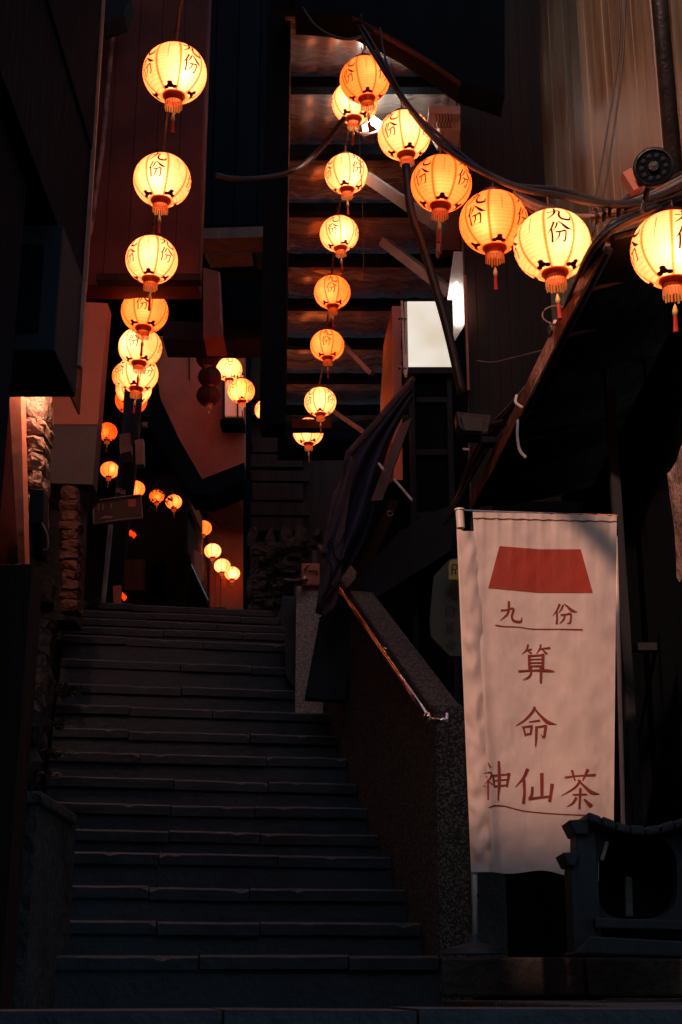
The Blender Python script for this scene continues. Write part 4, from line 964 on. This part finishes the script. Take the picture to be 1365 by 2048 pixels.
obj('centre_stick', slab([(1252, 1752), (1264, 1755), (1267, 1832), (1253, 1832)], D + .12, .03), 'pvc' if False else 'stone2', h)
obj('hanging_stick', MB().tube([P(1215, 1684, D + .0), P(1204, 1720, D + .0)], .007, 6), 'cablegrey', h)
obj('back_panel', slab([(1200, 1665), (1400, 1665), (1400, 1900), (1200, 1895)], D + .16, .02), 'black', h)

# ================================================================== LANTERNS
RB, HB = .17, .158; ZT = .142
def prof_body():
    pr = []; n = 34
    for i in range(n + 1):
        z = ZT - 2 * ZT * i / n; r = RB * math.sqrt(max(0, 1 - (z / HB) ** 2)); r = max(r, .055)
        if 0 < i < n: r *= 1 - (.008 if i % 2 else 0)
        pr.append((r, z))
    return pr
BODY = MB().lathe(prof_body(), 48)
def sph(lon, lat, l):
    z = HB * math.sin(lat); r = RB * math.cos(lat) + l
    return Vector((r * math.cos(lon), r * math.sin(lon), z))
def lettering():
    mb = MB()
    for k in range(4):
        lon0 = math.pi / 8 + k * math.pi / 2 - math.pi / 2
        for (g0, cx, cy, lat0, s_) in (('jiu', 338, 260, .50, .0036), ('fen', 780, 277, -.16, .0036)):
            glyph_mesh(mb, [(p, [x * 1.05 for x in w_]) for p, w_ in GL[g0]], lambda X, Y, l: sph(lon0 + (X - cx) * s_ * .85 / max(.6, math.cos(lat0)), lat0 - (Y - cy) * s_, l), .0022)
        lo = lon0 + math.pi / 4
        glyph_mesh(mb, [([(0, 0), (3, 60), (-2, 150)], [3.5, 4.5, 2])], lambda X, Y, l: sph(lo + X * .0035, .55 - Y * .0042, l), .0022)
    return mb
def motif():
    mb = MB()
    for k in range(4):
        lon = math.pi / 8 + math.pi / 4 + k * math.pi / 2 - math.pi / 2
        for (dx, dy, r_) in ((0, 0, .085), (-.14, -.05, .07), (.14, -.05, .07), (0, .09, .06)):
            pts = [sph(lon + (dx + r_ * 1.3 * math.cos(t)) / math.cos(.95), -.98 + dy + r_ * math.sin(t), .002 + dx * .002 + dy * .003) for t in [i * math.pi / 5 for i in range(10)]]
            mb.add(pts, [tuple(range(10))])
    return mb
def fringe():
    mb = MB(); n = 22
    for k in range(n):
        a0_ = 2 * math.pi * k / n; a1 = a0_ + 2 * math.pi / n * .72; zz = -.205 - random.uniform(0, .012)
        v = []
        for an, r_ in ((a0_, .046), (a1, .046)): v += [(r_ * math.cos(an), r_ * math.sin(an), -.170), (r_ * 1.04 * math.cos(an), r_ * 1.04 * math.sin(an), zz)]
        mb.add([v[0], v[2], v[3], v[1]], [(0, 1, 2, 3)])
    return mb
TM = {
 'top_collar': meshdata('top_collar', MB().lathe([(.05, .138), (.062, .145), (.06, .165), (.045, .166), (.02, .168)], 24), M['capdark'], True),
 'bottom_collar': meshdata('bottom_collar', MB().lathe([(.060, -.132), (.061, -.141), (.050, -.145), (.047, -.172), (.045, -.174)], 24), M['cap'], True),
 'fringe': meshdata('fringe', fringe(), M['fringe']),
 'lettering': meshdata('lettering', lettering(), M['ink']),
 'leaf_motif': meshdata('leaf_motif', motif(), M['motif']),
 'tassel': meshdata('tassel', MB().lathe([(.001, -.285), (.008, -.29), (.009, -.33), (.011, -.36), (.001, -.361)], 8).tube([(0, 0, -.18), (0, 0, -.29)], .0016, 4), M['tassel']),
 'tassel_bead': meshdata('tassel_bead', MB().lathe([(.001, -.236), (.007, -.25), (.012, -.27), (.009, -.288), (.001, -.289)], 10), M['bead'], True),
}
SH = {k_: meshdata(k_ + '_shade', BODY, m, True) for k_, m in PAPER.items()}
blb = {}
for k_, (c, e) in {'cream': ((1, .76, .50), 1.1), 'amber': ((1, .66, .38), .45), 'red': ((1, .5, .2), .8), 'bright': ((1, .62, .32), 1.9)}.items():
    l = bpy.data.lights.new(k_ + '_bulb', 'POINT'); l.color = c; l.energy = e; l.shadow_soft_size = .022; blb[k_] = l
LAN = []
def lantern(px, py, wpx, kind, label, group, rot=0, tiltx=0, tilty=0, size=.34, top=None, tassel=True, name='paper_lantern', pos=None, small=False, bright=False):
    depth = size * F / wpx
    p = pos or PD(px, py, depth); s = size / .34
    e = thing(name, p, label, 'lantern', group); e.rotation_euler = (R(tiltx + random.uniform(-3, 3)), R(tilty + random.uniform(-4, 4)), R(rot + random.uniform(-6, 6))); e.scale = (s, s, s * (1 if not small else .95))
    def kid(nm, me, par=e):
        o = bpy.data.objects.new(nm, me); col.objects.link(o); o.parent = par; return o
    kid('shade', SH[kind]); kid('top_collar', TM['top_collar']); kid('bottom_collar', TM['bottom_collar'])
    if not small: kid('lettering', TM['lettering'])['kind'] = 'stuff'; kid('leaf_motif', TM['leaf_motif'])['kind'] = 'stuff'
    kid('fringe', TM['fringe'])['kind'] = 'stuff'
    if tassel:
        t = kid('tassel', TM['tassel']); kid('bead', TM['tassel_bead'], t)
    if kind != 'unlit':
        b = kid('bulb', blb['bright' if bright else kind]); b.location = Matrix.Rotation(-R(rot), 4, 'Z') @ Vector((random.uniform(-.05, .055), random.uniform(-.095, -.07), random.uniform(-.055, -.01)))
    mb = MB().tube([(0, 0, .165), (.004, 0, .165 + .02), (0, 0, .30)], .003, 5)
    kid('hanging_cord', CORD)
    LAN.append((p, depth)); return e
CORD = meshdata('hanging_cord', MB().tube([(0, 0, .165), (.003, 0, .20), (0, 0, .26)], .0035, 5).tube([(.03, 0, .166), (.0, .0, .21)], .002, 4).tube([(-.03, 0, .166), (.0, .0, .21)], .002, 4), M['cord'])
GLF, GM, GR, GS, GF = 'lanterns on the left string', 'lanterns on the middle string', 'lanterns on the right string', 'lanterns by the plaster wall', 'small lanterns down the far lane'
Ls = []
def add(lst, *a, **k): e = lantern(*a, **k); lst.append(e.location.copy()); return e
add(Ls, 350, 147, 128, 'cream', 'topmost lantern of the left string, red collar with bright glints', GLF, rot=20)
add(Ls, 325, 361, 115, 'cream', 'second lantern from the top on the left string', GLF, rot=68)
add(Ls, 304, 520, 104, 'cream', 'third lantern from the top on the left string', GLF, rot=20)
add(Ls, 290, 623, 94, 'amber', 'deep amber lantern, fourth down the left string, touching the one below', GLF, rot=66)
add(Ls, 281, 695, 87, 'cream', 'fifth lantern down the left string, right beneath the deep amber one', GLF, rot=62)
add(Ls, 276, 748, 82, 'cream', 'sixth lantern down the left string, in the overlapping cluster', GLF, rot=20)
add(Ls, 268, 777, 72, 'cream', 'seventh lantern down the left string, partly hidden in the cluster', GLF, rot=15)
add(Ls, 263, 800, 64, 'red', 'dim red lantern at the bottom of the left cluster, its fringe glowing white', GLF, rot=30)
lantern(256, 752, 62, 'amber', 'amber lantern peeking out left behind the overlapping cluster', GLF, rot=20, size=.34)
lantern(215, 864, 40, 'red', 'small red lantern with white glowing foot by the utility pole', GF, rot=20, small=False)
lantern(222, 940, 34, 'amber', 'small amber lantern half hidden by the utility pole', GF, small=True, pos=PD(220, 940, 26))
lantern(272, 978, 37, 'amber', 'small amber lantern above the street sign', GF, small=True)
lantern(314, 993, 30, 'red', 'dimmest red lantern tangled in leaves beside the street sign', GF, small=True, size=.275)
lantern(348, 1004, 33, 'amber', 'small lantern partly covered by twigs, right of the dimmest one', GF, small=True, size=.30)
Fs = []
add(Fs, 407, 1056, 34, 'cream', 'highest of the four small cream lanterns at the end of the lane', GF, small=True)
add(Fs, 426, 1102, 34, 'cream', 'second of the four small cream lanterns at the end of the lane', GF, small=True)
add(Fs, 445, 1132, 33, 'cream', 'third of the four small cream lanterns, overlapping the lowest one', GF, small=True)
add(Fs, 465, 1147, 31, 'cream', 'lowest of the four small cream lanterns at the end of the lane', GF, small=True)
Ms = []
add(Ms, 730, 160, 100, 'amber', 'topmost amber lantern of the middle string, in front of a paler one', GM, rot=28, tiltx=4, tilty=-5)
add(Ms, 710, 206, 92, 'cream', 'cream lantern half hidden behind the topmost one of the middle string', GM, rot=-10)
add(Ms, 693, 348, 86, 'cream', 'pale lantern of the middle string just below the black cables', GM, rot=5)
add(Ms, 679, 468, 78, 'cream', 'pale lantern of the middle string level with the white diagonal brace', GM, rot=42)
add(Ms, 665, 585, 73, 'amber', 'amber lantern of the middle string between two pale braces', GM, rot=68)
add(Ms, 655, 691, 68, 'amber', 'amber lantern of the middle string with an orange glow on the beam behind', GM, rot=62)
add(Ms, 641, 804, 64, 'cream', 'second lowest lantern of the middle string', GM, rot=25)
add(Ms, 617, 864, 61, 'cream', 'lowest lantern of the middle string, its top cut off by a beam', GM, rot=60)
Rs = []
add(Rs, 809, 271, 106, 'cream', 'smallest lantern of the right string, crossed by a black cable', GR, rot=30, tilty=-3)
add(Rs, 883, 368, 122, 'amber', 'second lantern of the right string, in front of the white gutter corner', GR, rot=28)
add(Rs, 988, 445, 138, 'amber', 'third lantern of the right string, touching the large pale one', GR, rot=26)
add(Rs, 1105, 491, 154, 'cream', 'large pale lantern of the right string with a long tassel', GR, rot=75, tilty=3)
add(Rs, 1346, 500, 168, 'cream', 'largest lantern, cut off by the right edge', GR, rot=-10)
lantern(0, 0, 0.1, 'cream', 'next lantern of the right string, beyond the right edge', GR, rot=10, pos=Vector((1.32, 3.6, EYE + 2.55))) if False else None
lantern(459, 739, 52, 'cream', 'upper round lantern beside the three unlit ones', GS, rot=60, bright=True)
lantern(483, 782, 54, 'amber', 'amber lantern in front of the small lit window', GS, rot=30, bright=True)
lantern(534, 820, 48, 'cream', 'half lantern showing left of the tall black post', GS, rot=20, size=.27)
for i, (x, y_, lb) in enumerate([(416, 716, 'top unlit dark lantern of three hanging by the red plaster wall'), (420, 754, 'middle unlit dark lantern of three by the red plaster wall'), (417, 791, 'bottom unlit dark lantern of three, with a long tassel')]):
    lantern(x, y_, 47, 'unlit', lb, 'unlit lanterns by the plaster wall', size=.30)
# twigs before the dim lanterns
tw = thing('twigs', P(330, 1010, 24), 'bare dark twigs crossing two small lanterns beside the street sign', 'twigs')
tb = MB()
for i in range(26):
    x, y_ = random.uniform(300, 352), random.uniform(978, 1016); tb.tube([P(x, y_, 24), P(x + random.uniform(-9, 9), y_ + random.uniform(-8, 8), 24.1)], .012, 4)
obj('branch', tb, 'stem', tw)['kind'] = 'stuff'

# string cables
def string(pts, r_, m, label, name='lantern_cable', sag=0):
    return obj(name, MB().tube(curve(pts, 6), r_, 6), m, smooth=True, label=label, cat='cable')
up = Vector((0, 0, .26))
string([P(385, -120, 5.9)] + [p + up for p in Ls] + [P(238, 835, 17)], .010, 'cable', 'sagging cable carrying the left string of lanterns')
string([p + up for p in Fs], .010, 'cable', 'thin cable carrying the four small cream lanterns')
string([P(722, 30, 7.9)] + [p + up for p in Ms], .010, 'cable', 'straight cable carrying the middle string of lanterns')
rp = [P(715, 45, 8.0), P(735, 85, 8.0)] + [p + up for p in Rs] + [Rs[-1] + Vector((.5, -1.2, .2))]
string(rp, .018, 'cable', 'heavy black cable carrying the right string of lanterns')
string([p + Vector((.02, -.03, -.03)) + (Vector((0, 0, .04)) if i % 2 else Vector()) for i, p in enumerate(rp)], .010, 'cable', 'thinner cable twisted round the heavy right cable')
for i, (dy, r_, m) in enumerate([(0, .012, 'cablegrey'), (9, .009, 'cablegrey'), (-8, .010, 'cable'), (16, .008, 'cable'), (5, .007, 'cablegrey')]):
    pts = [P(1030, 385 + dy * .3, 6.3), P(1065, 408 + dy, 6.1), P(1110, 422 + dy * .6, 5.9), P(1150, 432 + dy * .2, 5.8), P(1205, 430 - dy * .4, 5.6), P(1260, 412 - dy, 5.4), P(1310, 392 - dy, 5.2), P(1390, 352 - dy * 1.3, 5.0)]
    string(pts, r_, m, ['pale grey cable, uppermost of the tangle over the largest lanterns', 'grey cable second in the tangle over the largest lanterns', 'black cable through the tangle over the largest lanterns', 'thin black cable sagging lowest in the tangle', 'thinnest grey wire in the cable tangle'][i])
cl = thing('cable_clamp', P(1235, 425, 5.45), 'dark knot of cable clamps in the tangle under the floodlight', 'clamp')
for i in range(7):
    x, y_ = 1190 + i * 14 + random.uniform(-4, 4), 428 - i * 5 + random.uniform(-8, 8)
    obj('wrap', MB().tube([P(x, y_ - 12, 5.45), P(x + 5, y_, 5.38), P(x + 2, y_ + 12, 5.45)], .012, 6), 'cable', cl)
string([P(x, y_, D) for x, y_, D in ((690, 235, 8.9), (660, 275, 8.9), (620, 318, 8.8), (585, 342, 8.4), (530, 356, 8.3), (470, 358, 8.3), (430, 350, 8.3))], .02, 'cable', 'black cable drooping left from the middle lanterns past the post')
string([P(x, y_, D) for x, y_, D in ((692, 240, 8.85), (662, 280, 8.85), (622, 324, 8.75))], .007, 'cablegrey', 'pale wire running beside the drooping black cable')
string([P(x, y_, 8.0) for x, y_ in ((605, 15), (630, 50), (665, 72), (705, 78), (745, 62))], .010, 'cable', 'thin black cable looping under the black eave')
string([P(x, y_, 7.2) for x, y_ in ((812, 330), (822, 420), (845, 490), (870, 570), (890, 640), (905, 700), (925, 790))], .026, 'cable', 'thick black cable dropping from the right string past the box sign')
string([P(x, y_, 7.1) for x, y_ in ((760, 55), (772, 120), (800, 180), (830, 225))], .008, 'cable', 'thin wire beside the topmost middle lantern')
string([P(x, y_, 6.9) for x, y_ in ((954, 722), (985, 725), (1030, 715), (1090, 700))], .005, 'cablegrey', 'pale thin wire across the brown planks')
string([P(x, y_, 5.9) for x, y_ in ((1243, -40), (1236, 120), (1215, 260), (1190, 400), (1165, 520), (1150, 620))], .005, 'cable', 'left one of two thin wires hanging down the planks')
string([P(x, y_, 5.85) for x, y_ in ((1252, -40), (1246, 120), (1228, 260), (1205, 400), (1185, 470))], .005, 'cable', 'right one of two thin wires hanging down the planks')
string([P(x, y_, 7.6) for x, y_ in ((718, 240), (720, 300), (726, 430), (728, 560))], .003, 'cord', 'fine red cord dropping beside the pale middle lanterns')
string([P(x, y_, 9.4) for x, y_ in ((705, 232), (714, 262), (735, 268), (756, 262))], .008, 'pvc', 'white flex looping from the fluorescent tubes')
